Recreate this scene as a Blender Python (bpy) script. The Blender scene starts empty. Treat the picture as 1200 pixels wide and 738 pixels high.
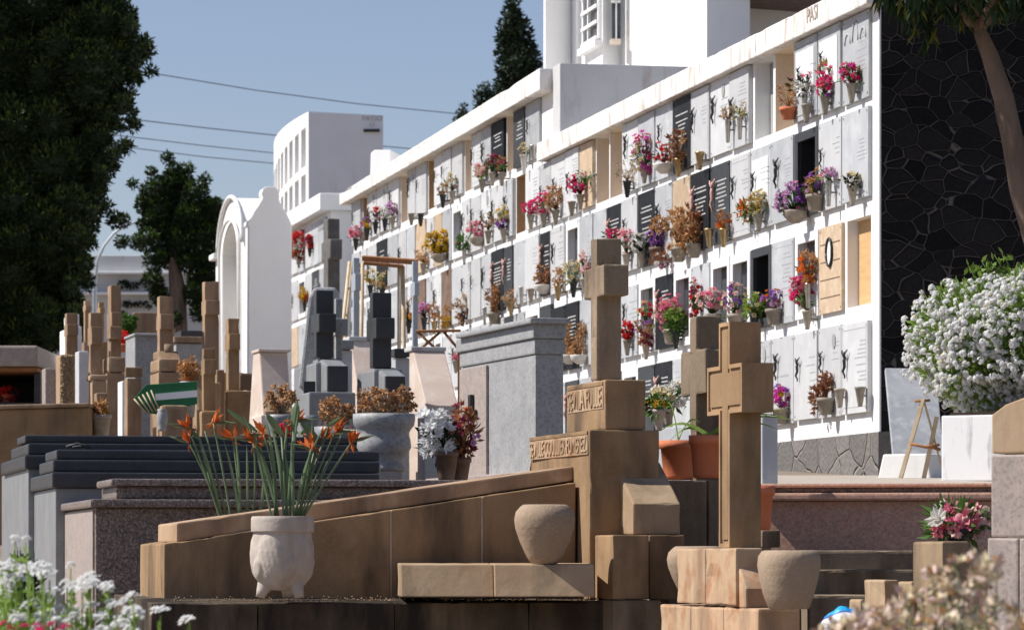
import bpy, bmesh, math, random
from mathutils import Vector, Matrix, noise as mnoise
R = math.radians
rnd = random.Random(7)
scene = bpy.context.scene
COL = scene.collection
F, CX, HV, EZ = 4400.0, 600.0, 652.0, 1.6        # focal length and horizon of the 1200 px photograph, eye height

# ------------------------------------------------------------------ mesh builder
class MB:
    def __init__(s): s.v = []; s.f = []; s.m = []; s.sm = []
    def add(s, verts, faces, m=0, sm=False):
        b = len(s.v); s.v += [tuple(p) for p in verts]
        for f in faces: s.f.append(tuple(b+i for i in f)); s.m.append(m); s.sm.append(sm)
    def hexa(s, p, m=0):   # p: 4 bottom (ccw from above), 4 top
        s.add(p, [(3,2,1,0),(4,5,6,7),(0,1,5,4),(1,2,6,5),(2,3,7,6),(3,0,4,7)], m)
    def box(s, O, ax, a0, a1, b0, b1, z0, z1, m=0):   # O origin xy, ax=(dR,dL)
        dR, dL = ax
        P = lambda a,b,z: (O[0]+dR[0]*a+dL[0]*b, O[1]+dR[1]*a+dL[1]*b, z)
        s.hexa([P(a0,b0,z0),P(a1,b0,z0),P(a1,b1,z0),P(a0,b1,z0),P(a0,b0,z1),P(a1,b0,z1),P(a1,b1,z1),P(a0,b1,z1)], m)
    def abox(s, x0,x1,y0,y1,z0,z1,m=0): s.box((0,0),((1,0),(0,1)),x0,x1,y0,y1,z0,z1,m)
    def prism(s, poly, f0, f1, m=0):  # poly list of 2D, f0/f1 map 2D->3D for the two ends
        n = len(poly)
        s.add([f0(p) for p in poly]+[f1(p) for p in poly],
              [tuple(range(n))[::-1], tuple(range(n,2*n))]+[(i,(i+1)%n,n+(i+1)%n,n+i) for i in range(n)], m)
    def lathe(s, prof, c, seg=20, m=0, sm=True, rf=None, cap=True):
        vs = []
        for r, z in prof:
            for k in range(seg):
                a = 2*math.pi*k/seg; rr = r*(rf(a,z) if rf else 1)
                vs.append((c[0]+rr*math.cos(a), c[1]+rr*math.sin(a), c[2]+z))
        fs = [(j*seg+k, j*seg+(k+1)%seg, (j+1)*seg+(k+1)%seg, (j+1)*seg+k) for j in range(len(prof)-1) for k in range(seg)]
        s.add(vs, fs, m, sm)
        if cap:
            b = len(s.v)-len(vs); s.f.append(tuple(b+k for k in range(seg))[::-1]); s.m.append(m); s.sm.append(False)
            b += (len(prof)-1)*seg; s.f.append(tuple(b+k for k in range(seg))); s.m.append(m); s.sm.append(False)
    def tube(s, pts, rad, seg=6, m=0, sm=True):
        pts = [Vector(p) for p in pts]; n = len(pts)
        if not hasattr(rad,'__len__'): rad = [rad]*n
        vs = []; up = Vector((0.13,0.31,1)).normalized()
        for i, p in enumerate(pts):
            t = (pts[min(i+1,n-1)]-pts[max(i-1,0)]).normalized()
            a = t.cross(up)
            if a.length < .05: a = t.cross(Vector((1,0,0)))
            a.normalize(); b = t.cross(a)
            for k in range(seg):
                an = 2*math.pi*k/seg
                vs.append(p+(a*math.cos(an)+b*math.sin(an))*rad[i])
        fs = [(i*seg+k, i*seg+(k+1)%seg, (i+1)*seg+(k+1)%seg, (i+1)*seg+k) for i in range(n-1) for k in range(seg)]
        fs += [tuple(range(seg))[::-1], tuple((n-1)*seg+k for k in range(seg))]
        s.add(vs, fs, m, sm)
    def leaf(s, p, d, n, L, W, m=0, bend=0.0):   # kite leaf
        d = d.normalized(); w = d.cross(n)
        if w.length < 1e-3: w = d.cross(Vector((1,.2,.1)))
        w = w.normalized()*W/2; nn = w.cross(d).normalized()
        s.add([p, p+d*L*.45+w+nn*bend*L*.3, p+d*L+nn*bend*L*-.2, p+d*L*.45-w+nn*bend*L*.3], [(0,1,2,3)], m)
    def build(s, name, mats, parent=None, bevel=0, ang=30, rough=0, chip=0):
        me = bpy.data.meshes.new(name)
        off = Vector(parent['_w']) if parent is not None else Vector((0,0,0))
        me.from_pydata([tuple(Vector(p)-off) for p in s.v], [], s.f)
        if not isinstance(mats,(list,tuple)): mats = [mats]
        for x in mats: me.materials.append(x)
        me.polygons.foreach_set('material_index', s.m)
        me.polygons.foreach_set('use_smooth', s.sm)
        if bevel or rough or chip:
            bm = bmesh.new(); bm.from_mesh(me)
            bmesh.ops.recalc_face_normals(bm, faces=bm.faces)
            if bevel:
                es = [e for e in bm.edges if len(e.link_faces)==2 and e.calc_face_angle(0) > R(ang)]
                bmesh.ops.bevel(bm, geom=es, offset=bevel, segments=2, profile=.6, affect='EDGES', clamp_overlap=True)
            if chip:
                chip*=.42
                for it in range(3):
                    for n_,lo in ((7,.40),(3,.16),(1,.075)):
                        es=[e for e in bm.edges if e.calc_length()>lo]
                        if es and it==0 or (es and n_==1): bmesh.ops.subdivide_edges(bm, edges=es, cuts=n_)
                        if it==0 and es: break
                bm.normal_update()
                for v in bm.verts:
                    w=v.co+off; d=mnoise.noise_vector(w*7)*chip*.55+mnoise.noise_vector(w*19)*chip*.3
                    c=mnoise.noise(w*11+Vector((3,7,1)))
                    if c>.28 and len(v.link_faces): d-=v.normal*(c-.28)*chip*9
                    v.co+=d
            if rough:
                for v in bm.verts:
                    v.co += mnoise.noise_vector(v.co*3.1)*rough
            bm.to_mesh(me); bm.free()
        me.update()
        o = bpy.data.objects.new(name, me); COL.objects.link(o)
        if parent is not None: o.parent = parent; o['_w'] = parent['_w']
        else: o['_w'] = (0,0,0)
        return o

def rv(a=1.0):
    while True:
        v = Vector((rnd.uniform(-1,1),rnd.uniform(-1,1),rnd.uniform(-1,1)))
        if 0.05 < v.length <= 1: return v*a
def tag(o, label, cat, group=None):
    if len(label.split())>16 or len(label.split())<4: print('LABEL LENGTH',len(label.split()),label)
    o['label'] = label; o['category'] = cat
    if group: o['group'] = group
    return o
def thing(name, label, cat, loc=(0,0,0), group=None):
    o = bpy.data.objects.new(name, None); COL.objects.link(o); o.location = loc
    o.empty_display_size = .1; o['_w'] = tuple(loc); o['kind'] = 'thing'
    return tag(o, label, cat, group)
def struct(o): o['kind'] = 'structure'; return o

# ------------------------------------------------------------------ photograph pixel -> place
def X(u,Y): return (u-CX)/F*Y
def Z(v,Y): return EZ+(HV-v)/F*Y
def P(u,v,Y): return Vector((X(u,Y),Y,Z(v,Y)))
def S(Y): return F/Y
def axes(al): a = R(al); return ((math.cos(a),math.sin(a)),(-math.sin(a),math.cos(a)))
def left(uc,wl,Y,al):
    a = R(al); k = (uc-CX-wl)/F; return (X(uc,Y)-k*Y)/(math.sin(a)+k*math.cos(a))
def right(uc,wr,Y,al):
    a = R(al); k = (uc-CX+wr)/F; return (k*Y-X(uc,Y))/(math.cos(a)-k*math.sin(a))
def pbox(mb, uc, wl, wr, vt, vb, Y, al=14, m=0, deep=None, zb=None):
    a = deep if deep is not None else left(uc,wl,Y,al); b = right(uc,wr,Y,al)
    z0 = Z(vb,Y) if zb is None else zb
    mb.box((X(uc,Y),Y), axes(al), 0, b, 0, a, z0, Z(vt,Y), m)
    return a, b
def cross_poly(a, e, zt, z1, z2, zb):
    return [(0,zb),(a,zb),(a,z2),(a+e,z2),(a+e,z1),(a,z1),(a,zt),(0,zt),(0,z1),(-e,z1),(-e,z2),(0,z2)]
def pcross(mb, uc, wl, wr, vt, v1, v2, vb, Y, al=14, epx=7, m=0, zb=None, inset=False):
    a = left(uc,wl,Y,al); b = right(uc,wr,Y,al); e = epx/(math.sin(R(al))*S(Y))
    dR,dL = axes(al); O = (X(uc,Y),Y)
    z0 = Z(vb,Y) if zb is None else zb
    pl = cross_poly(a,e,Z(vt,Y),Z(v1,Y),Z(v2,Y),z0)
    g = lambda t: (lambda p: (O[0]+dL[0]*p[0]+dR[0]*t, O[1]+dL[1]*p[0]+dR[1]*t, p[1]))
    if not inset:
        mb.prism(pl, g(0), g(b), m); return
    mb.prism(pl, g(.0105), g(b), m)
    d = .017; sg = [(1,1),(-1,1),(-1,1),(-1,1),(-1,-1),(-1,-1),(-1,-1),(1,-1),(1,-1),(1,-1),(1,1),(1,1)]
    def ins(k): return [(p[0]+q[0]*k, p[1]+q[1]*k) for p,q in zip(pl,sg)]
    q = ins(d); n = 12
    vs = [g(0)(p) for p in pl]+[g(0)(p) for p in q]+[g(.010)(p) for p in pl]+[g(.010)(p) for p in q]
    fs = [(i,(i+1)%n,n+(i+1)%n,n+i) for i in range(n)]+[(i,(i+1)%n,2*n+(i+1)%n,2*n+i) for i in range(n)]+[(n+i,n+(i+1)%n,3*n+(i+1)%n,3*n+i) for i in range(n)]
    mb.add(vs, fs, m)
    mb.prism(ins(d*2.0), g(.0035), g(.0115), m)
def wedge(mb, uc, wr, vbot, vedge, vtop, shift, back, Y, al=14, m=0, zb=None):
    """block whose camera side slopes back: shift px = how far the top edge lies left of the lower edge"""
    b = right(uc,wr,Y,al); d = shift/(math.sin(R(al))*S(Y)); dR,dL = axes(al); O=(X(uc,Y),Y)
    z0 = Z(vbot,Y) if zb is None else zb
    pl = [(0,z0),(0,Z(vedge,Y)),(d,Z(vtop,Y+d)),(d+back,Z(vtop,Y+d)),(d+back,z0)]
    g = lambda t: (lambda p: (O[0]+dL[0]*p[0]+dR[0]*t, O[1]+dL[1]*p[0]+dR[1]*t, p[1]))
    mb.prism(pl, g(0), g(b), m)

def psplit(mb,uc,wl,wr,vt,vb,Y,al,n,m=0,zb=None,gap=.003):
    a=left(uc,wl,Y,al); b=right(uc,wr,Y,al); z0=Z(vb,Y) if zb is None else zb
    for i in range(n): mb.box((X(uc,Y),Y),axes(al),0,b,a*i/n+(gap if i else 0),a*(i+1)/n,z0,Z(vt,Y),m)

# ------------------------------------------------------------------ materials
def newmat(name):
    m = bpy.data.materials.new(name); m.use_nodes = True
    nt = m.node_tree; return m, nt, nt.nodes['Principled BSDF']
def mat(name, c1, c2=None, scale=6, rough=.8, bump=0, bscale=40, speck=None, sscale=180, samt=.5, spec=.3, metal=0, stretch=None, dirt=None, dscale=3, dlo=.55, dhi=.8, trans=0, c3=None, isl=0, obr=0):
    m, nt, p = newmat(name); N = nt.nodes; L = nt.links
    tc = N.new('ShaderNodeTexCoord'); vec = tc.outputs['Object']
    def noise(sc, det=5, st=None):
        n = N.new('ShaderNodeTexNoise'); n.inputs['Scale'].default_value = sc; n.inputs['Detail'].default_value = det; n.inputs['Roughness'].default_value=.6
        if st:
            mp = N.new('ShaderNodeMapping'); mp.inputs['Scale'].default_value = st; L.new(vec, mp.inputs[0]); L.new(mp.outputs[0], n.inputs['Vector'])
        else: L.new(vec, n.inputs['Vector'])
        return n.outputs['Fac']
    def ramp(fac, lo, hi):
        r = N.new('ShaderNodeMapRange'); r.inputs['From Min'].default_value = lo; r.inputs['From Max'].default_value = hi; L.new(fac, r.inputs[0]); return r.outputs[0]
    def mix(a, b, fac):
        x = N.new('ShaderNodeMix'); x.data_type='RGBA'
        for i, q in ((6,a),(7,b)):
            if isinstance(q, tuple): x.inputs[i].default_value = (*q,1)
            else: L.new(q, x.inputs[i])
        L.new(fac, x.inputs[0]); return x.outputs[2]
    col = c1
    if c2: col = mix(c1, c2, ramp(noise(scale,6,stretch), .35, .65))
    if c3: col = mix(col, c3, ramp(noise(scale*2.7,4), .5, .68))
    if speck:
        f = ramp(noise(sscale,2), .52, .6)
        mm = N.new('ShaderNodeMath'); mm.operation='MULTIPLY'; mm.inputs[1].default_value=samt; L.new(f,mm.inputs[0]); col = mix(col, speck, mm.outputs[0])
    if dirt:
        col = mix(col, dirt, ramp(noise(dscale,5,(1,1,.22)), dlo, dhi))
    for amt,src in ((isl,'ShaderNodeNewGeometry'),(obr,'ShaderNodeObjectInfo')):
        if amt:
            g_=N.new(src); o_=g_.outputs['Random Per Island'] if src=='ShaderNodeNewGeometry' else g_.outputs['Random']
            mr=N.new('ShaderNodeMapRange'); mr.inputs['To Min'].default_value=1-amt; mr.inputs['To Max'].default_value=1+amt*.45; L.new(o_,mr.inputs[0])
            mw=N.new('ShaderNodeMath'); mw.operation='MULTIPLY'; mw.inputs[1].default_value=.98; L.new(mr.outputs[0],mw.inputs[0])
            cb=N.new('ShaderNodeCombineColor'); L.new(mr.outputs[0],cb.inputs[0]); L.new(mr.outputs[0],cb.inputs[1]); L.new(mw.outputs[0],cb.inputs[2])
            x=N.new('ShaderNodeMix'); x.data_type='RGBA'; x.blend_type='MULTIPLY'; x.inputs[0].default_value=1
            if isinstance(col,tuple): x.inputs[6].default_value=(*col,1)
            else: L.new(col,x.inputs[6])
            L.new(cb.outputs[0],x.inputs[7]); col=x.outputs[2]
    if isinstance(col, tuple): p.inputs['Base Color'].default_value = (*col,1)
    else: L.new(col, p.inputs['Base Color'])
    p.inputs['Roughness'].default_value = rough; p.inputs['Metallic'].default_value = metal
    p.inputs['Specular IOR Level'].default_value = spec
    if bump:
        b = N.new('ShaderNodeBump'); b.inputs['Strength'].default_value = min(1,bump); b.inputs['Distance'].default_value = .012*max(1,bump)
        L.new(noise(bscale,6), b.inputs['Height']); L.new(b.outputs[0], p.inputs['Normal'])
    if trans:
        t = N.new('ShaderNodeBsdfTranslucent'); ms = N.new('ShaderNodeMixShader'); ms.inputs[0].default_value = trans
        if isinstance(col, tuple): t.inputs[0].default_value=(*col,1)
        else: L.new(col,t.inputs[0])
        L.new(p.outputs[0],ms.inputs[1]); L.new(t.outputs[0],ms.inputs[2]); L.new(ms.outputs[0], N['Material Output'].inputs[0])
    return m
def stonewall(name, c1, c2, mortar, scale=3.2, w=.035):
    m, nt, p = newmat(name); N = nt.nodes; L = nt.links
    tc = N.new('ShaderNodeTexCoord'); ns = N.new('ShaderNodeTexNoise'); ns.inputs['Scale'].default_value=2.2; ns.inputs['Detail'].default_value=2; L.new(tc.outputs['Object'], ns.inputs['Vector'])
    mx = N.new('ShaderNodeMix'); mx.data_type='VECTOR'; mx.inputs[0].default_value=.16
    L.new(tc.outputs['Object'], mx.inputs[4]); L.new(ns.outputs['Color'], mx.inputs[5])
    mp = N.new('ShaderNodeMapping'); mp.inputs['Scale'].default_value=(1,1,1.5); L.new(mx.outputs[1], mp.inputs[0])
    ve = N.new('ShaderNodeTexVoronoi'); ve.feature='DISTANCE_TO_EDGE'; ve.inputs['Scale'].default_value=scale; L.new(mp.outputs[0], ve.inputs['Vector'])
    vc = N.new('ShaderNodeTexVoronoi'); vc.inputs['Scale'].default_value=scale; L.new(mp.outputs[0], vc.inputs['Vector'])
    fine = N.new('ShaderNodeTexNoise'); fine.inputs['Scale'].default_value=30; fine.inputs['Detail'].default_value=6; L.new(tc.outputs['Object'], fine.inputs['Vector'])
    wv = N.new('ShaderNodeMapRange'); wv.inputs['From Min'].default_value=w*.5; wv.inputs['From Max'].default_value=w; L.new(ve.outputs['Distance'], wv.inputs[0])
    cc = N.new('ShaderNodeMix'); cc.data_type='RGBA'; cc.inputs[6].default_value=(*c1,1); cc.inputs[7].default_value=(*c2,1); 
    sp = N.new('ShaderNodeSeparateColor'); L.new(vc.outputs['Color'], sp.inputs[0]); L.new(sp.outputs[0], cc.inputs[0])
    c3 = N.new('ShaderNodeMix'); c3.data_type='RGBA'; c3.blend_type='MULTIPLY'; c3.inputs[0].default_value=.6; L.new(cc.outputs[2], c3.inputs[6]); L.new(fine.outputs['Fac'], c3.inputs[7])
    c4 = N.new('ShaderNodeMix'); c4.data_type='RGBA'; c4.inputs[6].default_value=(*mortar,1); L.new(c3.outputs[2], c4.inputs[7]); L.new(wv.outputs[0], c4.inputs[0])
    L.new(c4.outputs[2], p.inputs['Base Color']); p.inputs['Roughness'].default_value=.9; p.inputs['Specular IOR Level'].default_value=.15
    w2 = N.new('ShaderNodeMapRange'); w2.inputs['From Max'].default_value=w*2.2; L.new(ve.outputs['Distance'], w2.inputs[0])
    ad = N.new('ShaderNodeMath'); ad.operation='MULTIPLY_ADD'; ad.inputs[1].default_value=.5; L.new(fine.outputs['Fac'], ad.inputs[0]); L.new(w2.outputs[0], ad.inputs[2])
    b = N.new('ShaderNodeBump'); b.inputs['Strength'].default_value=1; b.inputs['Distance'].default_value=.03; L.new(ad.outputs[0], b.inputs['Height']); L.new(b.outputs[0], p.inputs['Normal'])
    return m

M = {}
M['sand'] = mat('sandstone',(.38,.25,.145),(.26,.165,.09),2.6,.88,.22,14,speck=(.46,.34,.24),sscale=60,samt=.12,c3=(.33,.215,.13),dirt=(.13,.09,.06),dscale=3.2,dlo=.47,dhi=.66,spec=.15,isl=.22,obr=.10)
M['sandl'] = mat('pale_sandstone',(.47,.35,.235),(.37,.255,.165),3,.88,.22,14,speck=(.3,.2,.12),sscale=60,samt=.12,dirt=(.25,.185,.125),dscale=4.5,dlo=.47,dhi=.66,spec=.15,isl=.22,obr=.10)
M['sandr'] = mat('reddish_sandstone',(.45,.29,.19),(.46,.345,.235),2.2,.88,.22,16,c3=(.36,.18,.10),dirt=(.27,.18,.12),dscale=5,dlo=.5,dhi=.70,spec=.15,isl=.22,obr=.10)
M['sandg'] = mat('grey_sandstone',(.30,.23,.165),(.21,.16,.115),2.5,.9,.35,25,speck=(.38,.31,.24),sscale=70,samt=.2,dirt=(.11,.08,.058),dscale=3.5,dlo=.47,dhi=.66,spec=.15,isl=.22,obr=.10)
M['sandx'] = mat('tan_sandstone',(.40,.28,.185),(.28,.18,.12),1.6,.88,.2,16,c3=(.47,.35,.25),dirt=(.17,.115,.08),dscale=3,dlo=.47,dhi=.66,spec=.15,isl=.22,obr=.10)
M['granite'] = mat('grey_granite',(.36,.36,.355),(.29,.29,.29),9,.55,.05,60,speck=(.16,.16,.165),sscale=45,samt=.45,spec=.4)
M['granitep'] = mat('pinkish_granite',(.40,.33,.29),(.31,.265,.24),14,.6,.08,60,speck=(.2,.17,.155),sscale=60,samt=.5,spec=.35)
M['granitel'] = mat('light_granite',(.44,.44,.43),(.36,.36,.36),14,.55,.15,60,speck=(.2,.2,.2),sscale=70,samt=.6,spec=.35)
M['graniteb'] = mat('brown_granite',(.20,.155,.13),(.13,.10,.09),20,.4,.1,60,speck=(.42,.34,.29),sscale=85,samt=.6,spec=.4,c3=(.05,.045,.045))
M['graniter'] = mat('red_granite',(.58,.33,.23),(.46,.25,.175),24,.45,.05,60,speck=(.62,.46,.36),sscale=80,samt=.5,spec=.35,c3=(.30,.20,.16))
M['slate'] = mat('dark_polished_stone',(.050,.050,.052),(.034,.034,.037),5,.42,.03,60,speck=(.09,.095,.105),sscale=140,samt=.3,spec=.3)
M['slatel'] = mat('grey_polished_stone',(.24,.245,.25),(.19,.195,.20),5,.45,.1,60,speck=(.3,.31,.33),sscale=140,samt=.4,spec=.4)
M['marble'] = mat('cream_marble',(.66,.55,.46),(.58,.46,.38),2,.5,.1,30,c3=(.70,.62,.56),spec=.4,stretch=(1,1,4))
M['white'] = mat('white_plaster',(.80,.80,.79),(.76,.755,.745),3,.85,.25,25,dirt=(.52,.47,.42),dscale=7,dlo=.58,dhi=.85,spec=.2)
M['whitec'] = mat('clean_white_plaster',(.80,.80,.79),(.76,.76,.755),2,.85,.2,18,dirt=(.55,.51,.47),dscale=2.2,dlo=.6,dhi=.95,spec=.2)
M['cornice'] = mat('weathered_white_plaster',(.78,.765,.74),(.74,.72,.685),3,.88,.4,30,dirt=(.40,.33,.28),dscale=9,dlo=.50,dhi=.72,spec=.2)
M['roofw'] = mat('grey_weathered_plaster',(.55,.55,.55),(.49,.49,.49),2,.9,.4,22,dirt=(.34,.27,.24),dscale=4,dlo=.60,dhi=.80,spec=.2)
M['cream'] = mat('cream_plaster',(.76,.66,.55),(.70,.59,.47),3,.9,.4,20,spec=.15)
M['tanw'] = mat('tan_plaster',(.50,.35,.21),(.42,.28,.16),3,.9,.4,20,spec=.15)
M['board'] = mat('fibre_board',(.62,.40,.20),(.54,.34,.16),4,.8,.2,30,stretch=(1,1,7),spec=.2)
M['lidw'] = mat('pale_marble',(.60,.605,.62),(.54,.55,.57),3,.45,.03,30,spec=.3,c3=(.63,.63,.64),obr=.20)
M['lidg'] = mat('grey_marble',(.47,.485,.51),(.40,.415,.44),2.5,.45,.03,30,spec=.3,c3=(.52,.53,.545),obr=.20)
M['lidb'] = mat('black_granite_slab',(.016,.017,.020),(.024,.026,.03),10,.55,0,spec=.12,obr=.20)
M['lidd'] = mat('dark_grey_slab',(.062,.067,.073),(.05,.054,.06),10,.5,0,spec=.15,obr=.20)
M['lidt'] = mat('travertine_slab',(.56,.43,.30),(.48,.35,.23),5,.6,.2,30,c3=(.62,.51,.40),spec=.3,obr=.20)
M['lids'] = mat('brown_stone_slab',(.13,.08,.055),(.22,.15,.11),9,.6,.3,30,spec=.3)
M['panel'] = mat('white_text_panel',(.78,.785,.79),None,rough=.5)
M['glass'] = mat('dark_glass',(.035,.04,.045),(.07,.075,.08),6,.12,0,spec=.6)
M['greyp'] = mat('grey_niche_panel',(.36,.36,.35),(.30,.30,.295),4,.7,.1,30)
M['faded'] = mat('faded_paint',(.46,.38,.33),None,rough=.8)
M['mortar'] = mat('pale_mortar',(.50,.42,.33),(.40,.33,.26),20,.95)
M['ink'] = mat('inscription_grey',(.46,.465,.48),None,rough=.7)
M['inkw'] = mat('inscription_white',(.62,.62,.60),None,rough=.6)
M['bronze'] = mat('dark_bronze',(.025,.024,.024),(.05,.045,.04),20,.5,0,spec=.4,metal=.2)
M['rosy'] = mat('painted_figure',(.55,.25,.22),(.6,.45,.4),30,.6)
M['blue'] = mat('blue_trim',(.03,.3,.75),None,rough=.4)
M['lava'] = stonewall('black_lava_masonry',(.010,.010,.012),(.030,.027,.028),(.125,.112,.10),6.0,.028)
M['lavap'] = stonewall('grey_lava_plinth',(.20,.19,.18),(.29,.27,.255),(.34,.30,.26),2.6,.02)
M['lavas'] = mat('grey_lava_stone',(.11,.105,.10),(.17,.16,.15),8,.9,.9,25,dirt=(.2,.18,.16),spec=.15)
M['stained'] = mat('black_stained_sandstone',(.22,.165,.115),(.085,.062,.046),3,.9,.3,20,dirt=(.034,.028,.024),dscale=4,dlo=.3,dhi=.6,spec=.1,isl=.22,obr=.10)
M['clay'] = mat('sandy_clay',(.37,.28,.20),(.29,.215,.15),4,.9,.35,30,speck=(.45,.35,.26),sscale=110,samt=.3,dirt=(.2,.145,.1),spec=.12)
M['cast'] = mat('cast_concrete',(.50,.44,.385),(.41,.355,.31),5,.9,.25,45,dirt=(.25,.2,.16),dscale=4,spec=.12)
M['terra'] = mat('terracotta',(.60,.20,.10),(.54,.17,.08),5,.75,.2,40,spec=.2)
M['wood'] = mat('weathered_wood',(.36,.17,.075),(.26,.12,.055),8,.75,.4,30,stretch=(1,1,.2),spec=.2)
M['woodp'] = mat('pale_wood',(.62,.52,.38),(.5,.38,.24),8,.75,.2,30,spec=.2)
M['pole'] = mat('galvanised_metal',(.42,.46,.50),(.36,.40,.44),6,.5,0,metal=.3)
M['silver'] = mat('silver_vase_metal',(.50,.49,.47),(.38,.36,.33),20,.35,0,metal=.75)
M['gold'] = mat('brass_vase_metal',(.45,.33,.17),(.33,.23,.11),20,.4,0,metal=.55)
M['vstone'] = mat('stone_vase',(.42,.37,.31),(.30,.26,.21),25,.7,.3,60,obr=.35)
M['vdark'] = mat('black_vase',(.03,.032,.035),None,rough=.4)
M['vwhite'] = mat('white_bowl',(.72,.70,.65),(.62,.6,.55),10,.5)
M['soil'] = mat('dark_soil',(.05,.035,.025),(.03,.022,.016),20,.95,.8,60)
M['ground'] = mat('dusty_earth',(.24,.19,.14),(.17,.135,.10),2,.95,.6,12,speck=(.36,.3,.24),sscale=60,samt=.4)
M['path'] = mat('pale_concrete_path',(.44,.39,.335),(.38,.33,.28),2,.92,.4,20,speck=(.3,.26,.22),sscale=90,samt=.4,dirt=(.28,.22,.17),dscale=2)
M['green'] = mat('green_sign_paint',(.02,.15,.055),(.016,.12,.045),4,.5)
M['iron'] = mat('dark_iron',(.04,.04,.042),None,rough=.6)
M['bark'] = mat('tree_bark',(.20,.145,.11),(.11,.08,.06),9,.9,1,18,stretch=(1,1,.25),spec=.1)
M['barkd'] = mat('dark_tree_bark',(.10,.075,.06),(.055,.042,.034),9,.9,1,18,stretch=(1,1,.25),spec=.1)
def leafm(name,c,t=.25,r=.6): return mat(name,c,tuple(x*.62 for x in c),3.3,r,0,trans=t,spec=.25)
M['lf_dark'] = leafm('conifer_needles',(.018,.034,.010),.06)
M['lf_olive'] = leafm('sunlit_conifer_tips',(.085,.12,.026),.14)  # sunlit highlights put into a lighter leaf colour
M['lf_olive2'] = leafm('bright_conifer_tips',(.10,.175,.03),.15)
M['p_bird'] = mat('bird_of_paradise_petals',(.66,.17,.03),(.5,.10,.02),9,.6,0,trans=.25)
M['lf_cyp'] = leafm('cypress_needles',(.030,.050,.022),.1)
M['lf_mid'] = leafm('garden_leaves',(.10,.20,.04))
M['lf_fresh'] = leafm('fresh_green_leaves',(.30,.45,.085),.4)
M['lf_strap'] = leafm('grey_green_straps',(.17,.25,.13),.2,.4)
M['lf_tree'] = leafm('long_tree_leaves',(.028,.058,.018),.10)
M['lf_treey'] = leafm('yellowing_tree_leaves',(.22,.21,.04),.2)
M['dry'] = leafm('dried_petals',(.52,.28,.12),.3,.8)
M['dryd'] = leafm('dark_dried_petals',(.34,.14,.065),.25,.8)
M['dryp'] = leafm('pale_dried_stems',(.55,.42,.28),.2,.8)
for n,c in dict(pink=(.90,.27,.40),hot=(.86,.06,.24),mag=(.78,.08,.50),pale=(.92,.62,.58),red=(.76,.03,.03),white=(.84,.82,.76),pwhite=(.95,.95,.94),yellow=(.80,.52,.03),gold=(.62,.38,.03),cream=(.78,.68,.42),orange=(.80,.19,.02),purple=(.38,.14,.50),lilac=(.70,.40,.66),wine=(.36,.05,.10),teal=(.02,.20,.22)).items():
    M['p_'+n] = mat(n+'_petals',c,tuple(x*.72 for x in c),12,.6,0,trans=.5 if 'white' in n else .35,spec=.2)
# ------------------------------------------------------------------ niche walls
PHI = 11.98
WA = axes(PHI)
VPU = -334.0
def wallY(u, K): return K/(u-VPU)
KB = 28.4*1357
KC = 62.0*718
def text_rows(mb, O, s0, s1, z0, z1, a, m=0, h=.010, gap=.032, align=0):
    z = z1
    while z-h > z0:
        w = (s1-s0)*rnd.uniform(.45,1); c = (s0+s1)/2 if align==0 else s0+w/2
        x = c-w/2
        while x < c+w/2-.012:
            l = rnd.uniform(.010,.03); mb.box(O,WA,a-.002,a,x,min(x+l,c+w/2),z-h,z,m); x += l+.008
        z -= gap*rnd.choice([1,1,1,1.7])
def figure(mb, O, s, z, a, h=.2, m=0):
    g = lambda ds,dz,da=-.02: Vector((O[0]+WA[0][0]*(a+da)+WA[1][0]*(s+ds), O[1]+WA[0][1]*(a+da)+WA[1][1]*(s+ds), z+dz))
    k = h/.2
    for f in ((-1,),(1,)):
        q=f[0]
        mb.tube([g(q*.062*k,.098*k),g(q*.035*k,.075*k,-.028),g(0,.05*k,-.03)],[.005*k,.006*k,.008*k],5,m)
    mb.tube([g(0,.085*k),g(0,.065*k,-.028)],[.008*k,.010*k],6,m)
    mb.tube([g(0,.055*k),g(-.004*k,.02*k,-.026),g(.004*k,-.02*k),g(.016*k,-.055*k,-.03),g(0,-.085*k),g(.002*k,-.105*k)],[.010*k,.013*k,.011*k,.010*k,.007*k,.005*k],6,m)
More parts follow.
